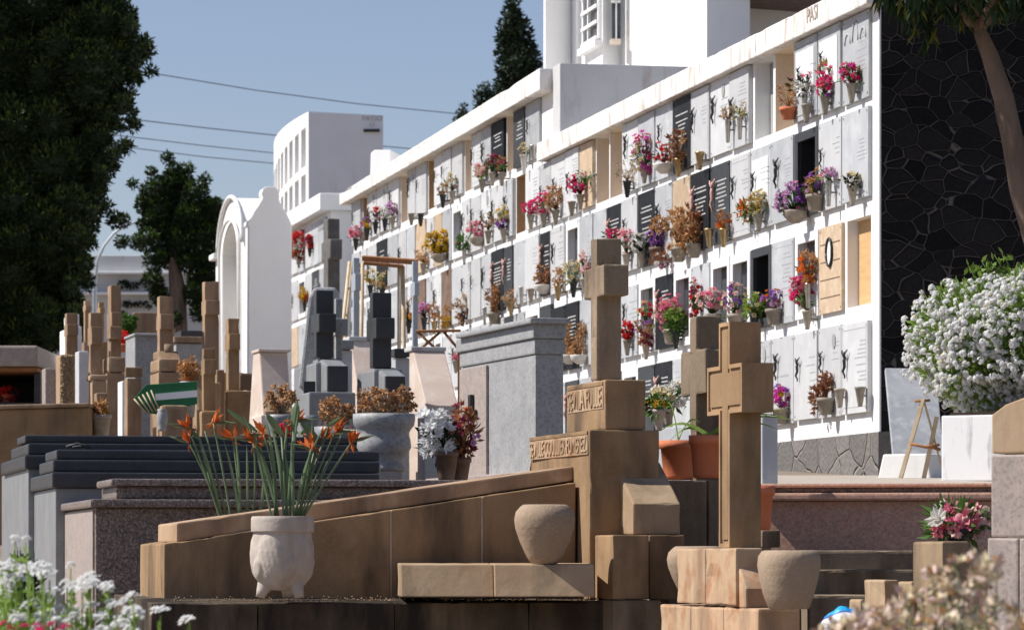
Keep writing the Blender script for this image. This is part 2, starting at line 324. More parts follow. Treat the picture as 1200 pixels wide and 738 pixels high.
def niche_wall(t, K, ue, rows, types, ztop, zbot, depth=2.2, wmat='white', extra_near=0.0):
    u0 = ue[0]; Y0 = wallY(u0,K); O = (X(u0,Y0),Y0)
    ss = [(wallY(u,K)-Y0)/math.cos(R(PHI)) for u in ue]
    w = MB(); lids = []
    P3 = lambda a,b,z: (O[0]+WA[0][0]*a+WA[1][0]*b, O[1]+WA[0][1]*a+WA[1][1]*b, z)
    zl = [ztop]+[(rows[i][1]+rows[i+1][0])/2 for i in range(len(rows)-1)]+[zbot]
    def q(a,b0,b1,z0,z1,m=0): w.add([P3(a,b0,z0),P3(a,b0,z1),P3(a,b1,z1),P3(a,b1,z0)],[(0,1,2,3)],m)
    e0 = -extra_near
    for r,(zt,zb) in enumerate(rows):
        for c in range(len(ue)-1):
            ty = types[r][c] if r < len(types) and c < len(types[r]) else 'g'
            b0,b1 = ss[c],ss[c+1]; Z1,Z0 = zl[r],zl[r+1]
            if ty in 'ONBGKr':
                i0,i1,j0,j1 = b0+.045,b1-.045,zb+.02,zt-.0
                if ty in 'ON': i0,i1 = b0+.02,b1-.02
                if ty in 'GK': i0,i1,j0,j1 = b0+.09,b1-.09,zb+.09,zt-.06
                q(0,b0,i0,Z0,Z1); q(0,i1,b1,Z0,Z1); q(0,i0,i1,Z0,j0); q(0,i0,i1,j1,Z1)
                dp = {'O':1.4,'N':1.1,'B':.09,'G':.05,'K':.5,'r':.13}[ty]
                m = {'O':1,'N':2,'B':3,'G':4,'K':5,'r':6}[ty]; mi = {'O':1,'N':2,'B':0,'G':0,'K':5,'r':0}[ty]
                w.add([P3(0,i0,j0),P3(0,i1,j0),P3(0,i1,j1),P3(0,i0,j1),P3(dp,i0,j0),P3(dp,i1,j0),P3(dp,i1,j1),P3(dp,i0,j1)],[(0,1,5,4),(1,2,6,5),(2,3,7,6),(3,0,4,7)],mi)
                w.add([P3(dp,i0,j0),P3(dp,i1,j0),P3(dp,i1,j1),P3(dp,i0,j1)],[(0,1,2,3)],m)
                if ty in 'GK':
                    lids.append((ty,c,b0,b1,zb,zt))
            else:
                q(0,b0,b1,Z0,Z1)
                if ty != 'n': lids.append((ty,c,b0,b1,zb,zt))
    L = ss[-1]
    if extra_near: q(0,e0,0,zbot,ztop)
    w.add([P3(0,e0,zbot),P3(0,e0,ztop),P3(depth,e0,ztop),P3(depth,e0,zbot),P3(0,L,zbot),P3(0,L,ztop),P3(depth,L,ztop),P3(depth,L,zbot)],
          [(0,1,2,3),(7,6,5,4),(1,5,6,2),(3,2,6,7)],0)
    w.build('wall',[M[wmat],M['cream'],M['tanw'],M['board'],M['glass'],M['vdark'],M['greyp']],t)
    n_ink = 0
    for ty,c,b0,b1,zb,zt in lids:
        j = rnd.uniform(-.012,.012); s0,s1 = b0+.017,b1-.017; z0,z1 = zb+rnd.uniform(0,.02),zt-rnd.uniform(0,.015)
        a = -.028-rnd.uniform(0,.012)
        mb = MB()
        if ty in 'GK':
            f=.075
            for x0,x1,y0,y1 in ((s0,s1,z1-f,z1),(s0,s1,z0,z0+f),(s0,s0+f,z0+f,z1-f),(s1-f,s1,z0+f,z1-f)):
                mb.box(O,WA,-.03,-.002,x0,x1,y0,y1,0)
            mb.build('niche_frame', M['panel'] if ty=='G' else M['lidd'], t, bevel=.003)
            continue
        mb.box(O,WA,a,-.001,s0,s1,z0,z1,0)
        mm = {'w':'lidw','g':'lidg','p':'lidg','b':'lidb','f':'lidb','d':'lidd','t':'lidt','T':'lidt','s':'lids','B':'lidt'}[ty]
        ms = [M[mm]]
        if ty=='w' and rnd.random()<.35: ms=[M['lidg']]
        wd = s1-s0; lid = None
        if ty=='p':
            mb.box(O,WA,a-.006,a+.001,s0+wd*.12,s1-wd*.1,z0+.20,z1-.09,1); ms.append(M['panel'])
        if ty=='T':
            for k in range(4): mb.box(O,WA,a-.004,a+.001,s0+.04,s1-.04,z0+.12+k*.14,z0+.125+k*.14,1)
            ms.append(M['lids'])
        for (x,y) in ((s0+.03,z0+.03),(s1-.03,z0+.03),(s0+.03,z1-.03),(s1-.03,z1-.03)):
            mb.box(O,WA,a-.006,a+.001,x-.007,x+.007,y-.007,y+.007,0)
        lid = mb.build('niche_slab', ms, t)
        aa = a-.006 if ty=='p' else a
        ink = MB()
        if ty in 'wpg':
            lay=rnd.random(); zt_=z1-.10-rnd.uniform(0,.14); zb_=z0+.2+rnd.uniform(0,.22)
            if ty=='g' and lay<.3: pass
            elif lay<.55: text_rows(ink,O,s0+.04,s0+wd*rnd.uniform(.42,.56),zb_,zt_,aa,0,rnd.uniform(.007,.012),rnd.uniform(.026,.042),rnd.choice([0,1]))
            elif lay<.8:
                text_rows(ink,O,s0+.04,s0+wd*.44,zb_,zt_,aa,0,.008,.03); text_rows(ink,O,s0+wd*.55,s1-.05,zb_,zt_-(.24 if ty in 'wp' else 0),aa,0,.008,.03)
            else:
                text_rows(ink,O,s0+wd*.2,s1-wd*.2,zt_-.13,zt_-.09,aa,0,.016,.04); text_rows(ink,O,s0+.06,s1-.06 if ty=='g' else s0+wd*.55,zb_,zt_-.2,aa,0,.009,.034)
            if rnd.random()<.2:
                for x0,x1,y0,y1 in ((s0+.03,s1-.03,z1-.05,z1-.044),(s0+.03,s1-.03,z0+.044,z0+.05),(s0+.03,s0+.036,z0+.051,z1-.051),(s1-.036,s1-.03,z0+.051,z1-.051)): ink.box(O,WA,aa-.002,aa,x0,x1,y0,y1,0)
            if ink.v: ink.build('lettering',M['ink'],lid)
            if rnd.random()<.14:
                ov=MB(); sc=s0+wd*.3; zc=z1-.12
                ov.add([P3(aa-.006,sc+.045*math.cos(q*R(30)),zc+.06*math.sin(q*R(30))) for q in range(12)],[tuple(range(12))],0); ov.build('oval_portrait',M['greyp'],lid)
            if (ty in 'wp' and rnd.random()<.82) or (ty=='g' and c>1 and rnd.random()<.15):
                cr = MB(); figure(cr,O,s1-wd*rnd.uniform(.2,.34),z1-.22-rnd.uniform(0,.12),aa,.19+rnd.uniform(-.04,.07)); cr.build('crucifix',M['bronze'],lid)
            elif ty=='g' and c==0:
                ar = MB()
                for k in range(3):
                    s = s0+wd*(.2+.3*k); h=.16 if k==1 else .08
                    g = lambda th: P3(a-.004, s+.07*math.cos(th), z1-.2+h*math.sin(th))
                    ar.tube([g(math.pi*q/8) for q in range(9)],.006,4)
                ar.build('engraved_arch',M['ink'],lid)
        elif ty in 'bdf':
            text_rows(ink,O,s0+.08,s1-.16 if ty!='b' else s1-.1,z0+.27,z1-.14,a,0,.011,.036)
            ink.build('lettering',M['inkw'],lid)
            if ty=='f' or rnd.random()<.3:
                cr = MB(); figure(cr,O,s1-wd*.2,z1-.26,a,.28); cr.build('painted_figure',M['rosy'],lid)
        elif ty=='T':
            ov = MB(); sc=(s0+s1)/2; zc=z0+.47
            rim=[P3(a-.012,sc+.075*math.cos(q*R(22.5)),zc+.11*math.sin(q*R(22.5))) for q in range(17)]
            ov.tube(rim,.010,5,0); ov.add([P3(a-.006,sc+.07*math.cos(q*R(22.5)),zc+.105*math.sin(q*R(22.5))) for q in range(16)],[tuple(range(16))],1)
            ov.build('oval_portrait',[M['bronze'],M['panel']],lid)
    return O, ss, P3

B_u = [1023,991,963.2,935,908,883,859,836,814,792.5,771.5,751.5,732,714.5,698.5,682.5,666,648.5]
B_rows = [(EZ+4.15,EZ+3.48),(EZ+3.42,EZ+2.72),(EZ+2.59,EZ+1.9),(EZ+1.80,EZ+1.08)]
B_t = ["gppOrwwwbggwOOtww",
       "wwKgpwdbtwbwbggGw",
       "BTGgKGGwGfGwwwwbb",
       "wwwwgggggfdGwwgdg"]
Yb0 = wallY(1023,KB)
tB = thing('columbarium','white burial niche wall in four rows nearest the camera, ending in black lava masonry','niche wall',(X(1023,Yb0),Yb0,EZ+.55),'burial niche walls along the path')
OB, sB, PB = niche_wall(tB, KB, B_u, B_rows, B_t, EZ+4.22, EZ+.94, 2.3, 'white', .14)
LB = sB[-1]
m = MB(); cc=[-.18,2.9,6.1,LB+.33]
for c0,c1 in zip(cc,cc[1:]): m.box(OB,WA,-.11,2.45,c0+.004,c1-.004,EZ+4.15,EZ+4.345,0)
m.build('cornice',M['cornice'],tB,bevel=.012,chip=.006)
m = MB(); m.box(OB,WA,-.015,2.2,-.17,LB,EZ-.2,EZ+.938,0); m.build('plinth',M['lavap'],tB,rough=.01)
m = MB(); m.box(OB,WA,.014,2.305,-.165,-.142,EZ-.2,EZ+4.14,0); m.box(OB,WA,2.31,6.5,-.165,.25,EZ-.2,EZ+4.55,0); m.build('lava_end_wall',M['lava'],tB)
m = MB(); m.box(OB,WA,-.004,.012,-.168,-.141,EZ+.9,EZ+4.15,0); m.build('corner_trim',M['whitec'],tB,bevel=.004)

def txt(body, size, mat_, parent, name, O3, xd, yd, ext=.002, offx=0):
    cu = bpy.data.curves.new(name,'FONT'); cu.body = body; cu.size = size; cu.extrude = ext; cu.align_x='CENTER'; cu.align_y='CENTER'
    tmp = bpy.data.objects.new(name+'_curve',cu); COL.objects.link(tmp)
    dg = bpy.context.evaluated_depsgraph_get(); me = bpy.data.meshes.new_from_object(tmp.evaluated_get(dg))
    bpy.data.objects.remove(tmp); bpy.data.curves.remove(cu)
    xd = Vector(xd).normalized(); yd = Vector(yd).normalized(); zd = xd.cross(yd)
    off = Vector(parent['_w'])
    mx = Matrix((xd,yd,zd)).transposed().to_4x4(); mx.translation = Vector(O3)-off
    me.transform(mx); me.materials.clear(); me.materials.append(mat_)
    o = bpy.data.objects.new(name, me); COL.objects.link(o); o.parent = parent; o['_w']=parent['_w']
    return o
# faded lettering on the cornice
txt('PASI', .17, M['faded'], tB, 'faded_lettering', PB(-.1165,(wallY(968,KB)-Yb0)/math.cos(R(PHI)),EZ+4.27), (WA[1][0]*-1,WA[1][1]*-1,0),(0,0,1),.001)

qa = [10.165,10.314,10.498,10.65,10.776,10.953,11.099,11.25,11.38,11.545,11.70,11.83,11.96,12.14,12.29,12.44,12.64,12.85,13.04,13.17,13.36]
A_u = [10000/q*1+VPU for q in [x for x in qa]]
A_u = [1/(q*1e-4)+VPU for q in qa]
A_rows = [(EZ+4.86,EZ+4.23),(EZ+4.14,EZ+3.50),(EZ+3.42,EZ+2.735),(EZ+2.65,EZ+1.98),(EZ+1.88,EZ+1.2)]
A_t = ["nwdObgwOwwwNwwOwwwNw",
       "wwNwwwwwGwtwtwwwbwww",
       "fwgdbwwwgswgswwgwwww",
       "dGgdwgwwwwGwwgwgwwGw",
       "wwgwwgGwwwwdwwgwwgww"]
Ya0 = wallY(A_u[0],KB)
tA = thing('columbarium','taller white burial niche wall in five rows behind the polished grey crosses','niche wall',(X(A_u[0],Ya0),Ya0,EZ+.9),'burial niche walls along the path')
OA, sA, PA = niche_wall(tA, KB, A_u, A_rows, A_t, EZ+4.9, EZ+.95, 2.3, 'white', .0)
LA = sA[-1]
m = MB()
g0 = lambda p: PA(p[0], .25, p[1]); 
# the cornice slab drops slightly towards the far end
zn0,zn1,zf0,zf1 = EZ+4.86,EZ+5.09,EZ+4.83,EZ+4.995
m.hexa([PA(-.16,-.0,zn0),PA(2.4,-.0,zn0),PA(2.4,LA+.25,zf0),PA(-.16,LA+.25,zf0),PA(-.16,0,zn1),PA(2.4,0,zn1),PA(2.4,LA+.25,zf1),PA(-.16,LA+.25,zf1)])
m.build('cornice',M['cornice'],tA,bevel=.015,chip=.008)
m = MB(); m.hexa([PA(-.02,-.35,EZ+4.3),PA(2.42,-.35,EZ+4.3),PA(2.42,-.002,EZ+4.3),PA(-.02,-.002,EZ+4.3),PA(-.02,-.35,EZ+5.10),PA(2.42,-.35,EZ+5.10),PA(2.42,-.002,EZ+5.10),PA(-.02,-.002,EZ+5.10)])
m.build('end_parapet',M['roofw'],tA,bevel=.008)
m = MB(); m.box(OA,WA,-.015,2.2,.01,LA,EZ+.2,EZ+.948,0); m.build('plinth',M['lavap'],tA,rough=.01)

C_u = [384]+[384-(384-335)*k/6 for k in range(1,7)]
C_rows = [(EZ+5.62,EZ+4.9),(EZ+4.8,EZ+4.1),(EZ+4.0,EZ+3.3),(EZ+3.2,EZ+2.5),(EZ+2.4,EZ+1.7)]
Yc0 = wallY(384,KC)
tC = thing('columbarium','short far burial niche wall between the arched chapel and the tall niche wall','niche wall',(X(384,Yc0),Yc0,EZ+1),'burial niche walls along the path')
OC, sC, PC = niche_wall(tC, KC, C_u, C_rows, ["ggwgww","wdgGww","gwwgtw","wgwwwg","wgwgww"], EZ+5.7, EZ+1.0, 2.6, 'white', .3)
m = MB(); m.box(OC,WA,-.2,2.9,-.42,sC[-1]+.2,EZ+5.68,EZ+5.96,0); m.build('cornice',M['whitec'],tC,bevel=.02)

# ------------------------------------------------------------------ flowers
def bloom(mb, p, n, r, m, k=9):
    n = n.normalized(); a = n.cross(Vector((.3,.5,.8))).normalized(); b = n.cross(a)
    for ring,(cnt,tilt,rr) in enumerate(((k,.35,1.0),(max(4,k-4),.95,.62))):
        for i in range(cnt):
            th = 2*math.pi*(i+.5*ring)/cnt+rnd.uniform(-.2,.2)
            d = (a*math.cos(th)+b*math.sin(th))*math.cos(tilt)+n*math.sin(tilt)
            mb.leaf(p+n*.05*r, d, n, r*rr*rnd.uniform(.8,1.15), r*.75*rr, m, bend=-.5)
def bloomball(mb,p,r,m,k=16):
    for i in range(k):
        d = rv().normalized(); mb.leaf(p+d*r*.35, (d+rv(.6)), d, r*.8, r*.62, m, bend=.3)
VP = {}
def vase_mesh(mb, kind, c, h):
    # c = rim centre
    kk = 1 if kind in ('bowl','pot') else .85
    if kind=='cone': pr=[(.018,-h),(.022,-h+.01),(.045,-.02),(.052,-.015),(.052,0),(.044,0),(.036,-.03)]
    elif kind=='slim': pr=[(.016,-h),(.019,-h+.01),(.030,-.01),(.033,0),(.027,0),(.024,-.03)]
    elif kind=='bowl': pr=[(.035,-h),(.06,-h+.02),(.095,-h*.45),(.10,-.012),(.105,0),(.092,0),(.08,-.02)]
    elif kind=='pot': pr=[(.045,-h),(.05,-h+.01),(.068,-.03),(.075,-.028),(.075,0),(.064,0),(.058,-.03)]
    else: pr=[(.05,-h),(.055,-.01),(.05,0)]
    mb.lathe([(r*kk,z) for r,z in pr], c, 12)
def arrangement(name, label, cat, c, rx, rz, cols, n, r, vase=('cone','vstone',.15), rim=None, leaves='lf_mid', nl=40, ll=.07, shape='ball', group=None, wall=None, ry=None, stems=True, droop=0):
    """c: centre of the blooms, rim: centre of the vase's rim"""
    c = Vector(c); ry = ry or rx
    rim = Vector(rim) if rim is not None else c+Vector((0,0,-rz*.9))
    h = vase[2] if vase else .1
    t = thing(name, label, cat, (rim.x,rim.y,rim.z-h), group)
    if vase:
        v = MB(); vase_mesh(v, vase[0], rim, h)
        if wall is not None:
            v.tube([rim+Vector((0,0,-h*.45)), rim+Vector((0,0,-h*.45))+Vector((WA[0][0],WA[0][1],0))*wall],.008,4)
        v.build('vase', M[vase[1]], t)
    f = MB(); mats = []; idx = {}
    cl = []
    for nm,w in cols:
        if nm not in idx: idx[nm]=len(mats); mats.append(M[nm])
        cl += [nm]*w
    l = MB(); nsub = max(3, n//7)
    subs = [(rv(), rnd.choice(cl)) for _ in range(nsub)]
    for i in range(n):
        d = rv()
        if d.length < .45: d = d.normalized()*rnd.uniform(.5,1)
        if shape=='up' : d.z = abs(d.z)*1.1-.25
        near = min(subs, key=lambda s:(s[0]-d).length); nm = near[1] if rnd.random()<.7 else rnd.choice(cl)
        pp = c+Vector((d.x*rx, d.y*ry, d.z*rz - droop*abs(d.x)))
        up = (d+Vector((0,-.35,.45))).normalized(); rr = r*rnd.uniform(.7,1.2)
        if nm in ('dry','dryd','dryp'):
            for q in range(7):
                dd = (d*.6+rv(1)).normalized(); f.leaf(pp, dd, rv(), rr*rnd.uniform(1,2.0), rr*.55, idx[nm], bend=rnd.uniform(-1,1))
        elif rr>.036 and 'white' not in nm: bloomball(f, pp, rr*.9, idx[nm], 22)
        else: bloom(f, pp, up, rr, idx[nm], rnd.choice([7,8,9]))
        if stems: l.tube([rim+rv(.015), (rim+pp)/2+rv(.01)+Vector((0,0,.01)), pp], .0025, 3)
    f.build('flower_heads', mats, t)
    for i in range(nl):
        d = rv(); pp = rim.lerp(c, rnd.uniform(.2,1.1))+Vector((d.x*rx*.9,d.y*ry*.9,d.z*rz*.7 - droop*abs(d.x)))
        l.leaf(pp, d+Vector((0,0,.3)), rv(), ll*rnd.uniform(.6,1.3), ll*.38, 0, bend=.3)
    l.build('foliage', M[leaves], t)
    return t
def wallpt(u, v, K=KB, off=.07):
    Y = K/(u-VPU); Y *= (1-off/(K/F*math.cos(R(PHI)))); return P(u,v,Y)
G_B = 'flower vases fixed to the niche walls'
def wf(u, v, w, h, cols, n, r, label, vase=('cone','vstone',.15), vv=None, leaves='lf_mid', nl=30, K=KB, off=None, name='flower_vase', uv_=None, **kw):
    """w,h: half size in px of the flower mass, vv: row of the rim"""
    vv = vv if vv is not None else v+h*.8; w*=1.12; h*=1.12; n=int(n*1.25); r*=1.12; nl=int(nl*1.3)
    Y = K/(u-VPU); s = S(Y); off = off or max(.09, min(.16,w/s*.7))
    c = wallpt(u,v,K,off); vv = vv if vv is not None else v+h*.8; rim = wallpt(uv_ if uv_ else u, vv, K, off)
    return arrangement(name, label, 'flowers', c, w/s, h/s, cols, n, r, vase, rim, leaves, nl, .05, group=G_B, wall=off, ry=min(w/s,off*.9), **kw)
def ev(u, v, label, kind=('cone','vstone',.15), K=KB):
    c = wallpt(u, v, K, .09); t = thing('empty_vase',label,'vase',(c.x,c.y,c.z-kind[2]),G_B)
    m = MB(); vase_mesh(m, kind[0], c, kind[2]); m.build('vase_body',M[kind[1]],t)
    m = MB(); m.tube([c+Vector((0,0,-kind[2]*.45)), c+Vector((0,0,-kind[2]*.45))+Vector((WA[0][0],WA[0][1],0))*.09],.008,4); m.build('bracket',M['silver'],t)
CN=('cone','vstone',.15); SV=('slim','silver',.2); GD=('cone','gold',.16); BK=('cone','vdark',.16); BW=('bowl','vwhite',.09); ST=('pot','vstone',.13)
# near wall, top row
wf(998,86,13,12,[('p_hot',3),('p_mag',2)],26,.028,'magenta geraniums in a stone vase, nearest the lava corner in the top row',CN,98,leaves='lf_mid',nl=60)
wf(967,92,10,22,[('p_hot',3),('p_pink',2),('p_purple',1),('dry',3)],34,.025,'tall pink and faded gladioli in a stone vase left of the magenta geraniums',CN,112)
wf(943,97,17,12,[('p_white',3),('p_pink',3),('p_red',1)],26,.026,'white and pink roses with dark leaves in a silver vase in the top row',SV,108,leaves='lf_dark',nl=50)
ev(945,122,'small brass vase below the white and pink roses in the top row',CN)
wf(924,112,10,12,[('dryp',2),('dry',2)],16,.022,'dried straw coloured flowers in a terracotta pot beside the open niche',('pot','terra',.1),126,leaves='dry',nl=12)
wf(867,130,8,7,[('dryp',2),('p_cream',1),('p_pale',1)],12,.022,'right of the two small faded bouquets in slim silver vases in the top row',SV,136,leaves='lf_mid',nl=10)
wf(853,134,8,7,[('dryp',2),('p_pale',1)],12,.022,'left of the two small faded bouquets in slim silver vases in the top row',SV,140,leaves='dry',nl=8)
ev(820,178,'empty brass vase right of the black slab in the top row',GD)
wf(795,172,11,18,[('dry',3),('dryd',2)],26,.03,'dried orange brown bouquet in front of the black slab in the top row',GD,186,leaves='dry',nl=20)
wf(778,178,12,10,[('p_red',3),('p_wine',2),('p_white',2)],20,.026,'dark red and white flowers in a white bowl in the top row',BW,192,leaves='lf_dark',nl=30)
wf(755,178,14,24,[('p_mag',4),('p_hot',2),('p_cream',2),('p_lilac',1)],52,.032,'tall magenta orchids with cream blooms, the largest bouquet of the top row',CN,196,nl=40)
wf(735,200,12,15,[('dryp',3),('dry',1)],22,.018,'thin pale dried flowers in a dark vase left of the magenta orchids',BK,212,leaves='dryp',nl=20)
wf(680,214,14,10,[('p_hot',5),('p_pink',1)],36,.028,'hot pink carnations under white blooms, at the far end of the near wall',CN,228,leaves='lf_dark',nl=40)
wf(687,204,11,5,[('p_white',1)],14,.024,'white blooms standing above the hot pink carnations',None,216)
ev(670,236,'small stone vase left of the hot pink carnations',CN)
# second row
wf(999,210,11,8,[('p_white',4),('p_cream',1)],20,.025,'white flowers in a stone vase, nearest the corner in the second row',CN,218,leaves='lf_dark',nl=34)
wf(971,204,12,7,[('p_lilac',3),('p_cream',2),('p_pink',1)],18,.024,'pale lilac flowers in a silver vase in the second row',SV,212,nl=16)
wf(955,218,10,16,[('p_purple',2),('p_lilac',3),('dry',2)],30,.026,'tall purple spikes between the lilac cascade and the pale lilac flowers',ST,228,nl=16)
wf(932,231,22,17,[('p_lilac',5),('p_purple',2),('p_pink',1)],66,.027,'large lilac bouquet with green sprays hanging below its pot',('bowl','vstone',.1),247,nl=60,droop=.03)
wf(889,238,12,12,[('p_cream',3),('p_white',2),('p_gold',1)],26,.032,'cream lilies in a stone vase in the second row',CN,250,nl=36)
wf(873,246,9,12,[('p_orange',4),('dry',1)],18,.035,'orange lilies with drooping leaves beside the cream lilies',None,256,nl=50)
wf(848,258,9,9,[('dry',2),('p_orange',1),('dryd',2)],16,.026,'dried orange flowers in a brass vase on the dark grey slab',GD,268,leaves='dry',nl=10)
ev(831,268,'empty brass vase on the black slab in the second row',GD)
wf(813,268,16,24,[('dry',4),('dryd',3)],60,.034,'large dried brown bouquet, the right half of the brown mass',ST,285,leaves='dry',nl=40)
wf(795,272,13,26,[('dry',4),('dryp',1),('dryd',1)],46,.032,'straggling dried brown bouquet hanging left of the large one',ST,290,leaves='dry',nl=30)
wf(770,279,13,12,[('p_purple',5),('p_lilac',1)],36,.030,'deep purple bouquet topped by orange brown flowers',('pot','lids',.12),290,leaves='lf_dark',nl=20)
wf(773,262,11,8,[('dry',3),('p_orange',1)],20,.03,'orange brown dried flowers above the deep purple bouquet',None,272,leaves='dry',nl=10)
wf(776,305,12,8,[('p_lilac',2),('dryd',3),('p_white',1)],22,.024,'faded purple and rust sprays hanging below the deep purple bouquet',None,298,leaves='dryd',nl=12)
wf(751,284,11,11,[('p_white',5)],28,.028,'white carnations in a stone vase left of the deep purple bouquet',CN,295,leaves='lf_dark',nl=40)
wf(734,282,9,14,[('p_pink',5),('p_red',1),('p_pale',1)],30,.028,'pink carnations in a stone vase just right of the tall sandstone cross',CN,297,nl=24)
wf(717,274,8,5,[('p_hot',1)],12,.028,'magenta blooms showing above the tall sandstone cross',CN,280)
wf(672,318,11,12,[('p_cream',4),('p_gold',1)],26,.030,'pale yellow flowers in a dark vase left of the tall sandstone cross',BK,330,nl=30)
wf(685,308,7,13,[('p_teal',2),('p_hot',2),('p_pale',2)],20,.028,'pink blooms with a teal leaf beside the pale yellow flowers',CN,326,nl=12)
wf(637,322,9,11,[('dryd',4),('dry',1)],26,.028,'rusty dried flowers in a white bowl in front of a black slab',BW,334,leaves='dryd',nl=16)
wf(654,328,6,14,[('dryp',2),('dry',3)],18,.026,'tan dried flowers in a brass pot beside the white bowl',GD,334,leaves='dry',nl=10)
ev(622,338,'small stone vase left of the white bowl of rusty flowers',CN); ev(611,336,'slim silver vase on a white slab left of the rusty flowers',SV)
# third row
wf(938,340,13,17,[('p_hot',5),('p_pink',1)],42,.030,'hot pink carnations in a pointed stone vase in the third row',CN,364,leaves='lf_mid',nl=20,uv_=946)
wf(947,314,11,16,[('dry',4),('p_orange',1)],30,.030,'orange brown dried hydrangeas above the hot pink carnations',SV,332,leaves='dry',nl=14)
wf(907,350,13,11,[('p_purple',2),('p_lilac',3),('p_orange',2)],30,.024,'purple and orange flowers in a square stone pot in the third row',ST,362,nl=20)
wf(884,358,14,14,[('lf_fresh',4),('p_yellow',1),('p_cream',1)],34,.024,'yellow green bouquet above the arm of the nearest cross',BK,368,leaves='lf_fresh',nl=60)
wf(862,350,15,18,[('p_pale',4),('p_cream',2),('p_purple',1)],52,.026,'faded pink and purple bouquet behind the head of the nearest cross',ST,368,nl=20)
wf(835,352,17,14,[('p_pale',5),('p_pink',1)],50,.026,'pale pink mass of flowers behind the rough brown cross',ST,368,nl=16)
wf(815,350,7,26,[('p_red',3),('p_wine',2),('p_pink',1)],34,.026,'tall red gladiolus spike behind the rough brown cross',CN,374,nl=12)
wf(786,366,19,20,[('p_pink',5),('p_pale',2)],70,.030,'big pink azaleas around fresh green leaves in the third row',ST,386,leaves='lf_fresh',nl=30)
wf(792,376,12,15,[('lf_mid',3),('lf_fresh',2)],36,.035,'fresh green leafy plant in the middle of the pink azaleas',BK,388,leaves='lf_mid',nl=110)
wf(757,388,13,17,[('p_purple',3),('dry',3),('p_wine',2)],46,.026,'purple and brown dried bouquet in the third row',CN,402,leaves='dry',nl=26)
wf(757,362,9,8,[('p_red',3),('p_cream',2)],18,.026,'small red and cream roses above the purple and brown bouquet',None,376,nl=10)
wf(735,386,9,10,[('p_red',5)],28,.028,'bright red carnations right of the tall sandstone cross',CN,398,leaves='lf_dark',nl=20)
wf(680,402,9,18,[('dry',4),('dryp',1)],32,.028,'orange brown dried spray in a white pot beside the granite pillar',BW,416,leaves='dry',nl=14)
wf(667,395,6,18,[('dry',3),('dryd',1)],20,.028,'narrow dried spray half behind the granite pillar',BW,416,leaves='dry',nl=8)
# fourth row
wf(915,464,11,17,[('p_gold',3),('p_yellow',1),('p_purple',2),('p_mag',1)],36,.026,'yellow and purple bouquet in the lowest row by the nearest cross',ST,478,leaves='dry',nl=12)
wf(968,447,7,10,[('dryd',5),('dry',2)],24,.026,'rust coloured dried blooms standing in the lowest row',ST,466,leaves='dryd',nl=10)
wf(958,470,8,17,[('dryd',5),('dry',2)],34,.024,'rust coloured dried spray hanging in the lowest row',None,462,leaves='dryd',nl=10)
ev(984,455,'tapered stone vase on a white slab in the lowest row',CN); ev(1008,453,'tapered stone vase nearest the lava corner in the lowest row',CN)
# tall wall, top row
wf(565,199,9,7,[('p_pale',4),('p_pink',2)],24,.032,'pale pink carnations with bright leaves in the top row of the tall wall',CN,210,leaves='lf_fresh',nl=30)
wf(577,190,9,8,[('p_wine',2),('dryd',2),('dry',2)],22,.028,'dull red dried flowers right of the pale pink carnations',CN,202,nl=20)
wf(588,193,6,8,[('dry',2),('p_wine',1),('dryp',1)],12,.028,'small brownish flowers against the black slab of the tall wall',CN,202,nl=14)
wf(614,176,5,6,[('p_cream',2),('dryp',2)],8,.03,'cream flowers in a pale vase on the dark slab of the tall wall',('cone','vwhite',.2),182,nl=6)
ev(625,170,'grey vase with a ring holder on the last slab of the tall wall',('cone','silver',.15))
wf(530,212,9,9,[('p_cream',2),('p_pale',2),('dry',1)],20,.028,'cream and green bouquet in the top row of the tall wall',CN,224,nl=26)
wf(519,220,6,6,[('dryd',2),('dry',1)],10,.028,'small dried brown flowers left of the cream and green bouquet',BK,228,nl=6)
ev(493,250,'black vase with a dark sprig on a grey slab of the tall wall',BK); ev(482,250,'white vase left of the black vase on the tall wall',CN)
wf(460,245,8,8,[('p_lilac',3),('p_white',2)],20,.03,'lilac and white flowers in a grey vase near the far end of the tall wall',CN,254,nl=24)
wf(451,249,7,6,[('p_lilac',2),('p_white',2),('p_purple',1)],16,.028,'small lilac flowers beside the dark red ones on the tall wall',BK,256,nl=14)
wf(440,251,8,7,[('p_red',3),('p_wine',2),('p_white',1)],20,.030,'dark red flowers near the far end of the tall wall',BK,260,leaves='lf_dark',nl=26)
wf(430,262,7,7,[('p_purple',2),('p_gold',2),('p_mag',1)],18,.028,'purple and yellow flowers left of the dark red ones',BK,268,nl=20)
wf(417,272,8,7,[('p_pale',2),('p_pink',3)],22,.032,'pink carnations in a black vase at the far corner of the tall wall',BK,280,leaves='lf_dark',nl=20)
# second row
wf(590,250,8,9,[('p_yellow',2),('p_cream',3)],24,.028,'yellow flowers standing over dark purple ones on the tall wall',None,258,nl=10)
wf(590,261,8,6,[('p_purple',3),('p_wine',1)],18,.028,'dark purple flowers in a stone vase under the yellow ones',CN,268,leaves='lf_dark',nl=14)
wf(560,268,12,9,[('p_pink',3),('p_pale',2),('p_hot',2),('p_white',1)],36,.030,'pink and white roses in a pale box vase on the tall wall',('bowl','vstone',.1),278,nl=30)
wf(572,258,8,9,[('lf_mid',2),('dry',2)],14,.03,'leafy brown sprays rising behind the pink and white roses',CN,270,leaves='lf_dark',nl=26)
wf(544,284,9,9,[('lf_mid',3),('p_red',2)],16,.032,'broad green leaves with red blooms right of the yellow bouquet',SV,290,nl=60)
wf(515,284,15,13,[('p_yellow',6),('p_gold',1)],70,.034,'large bright yellow bouquet on the tall wall',('bowl','vstone',.1),298,leaves='lf_dark',nl=40)
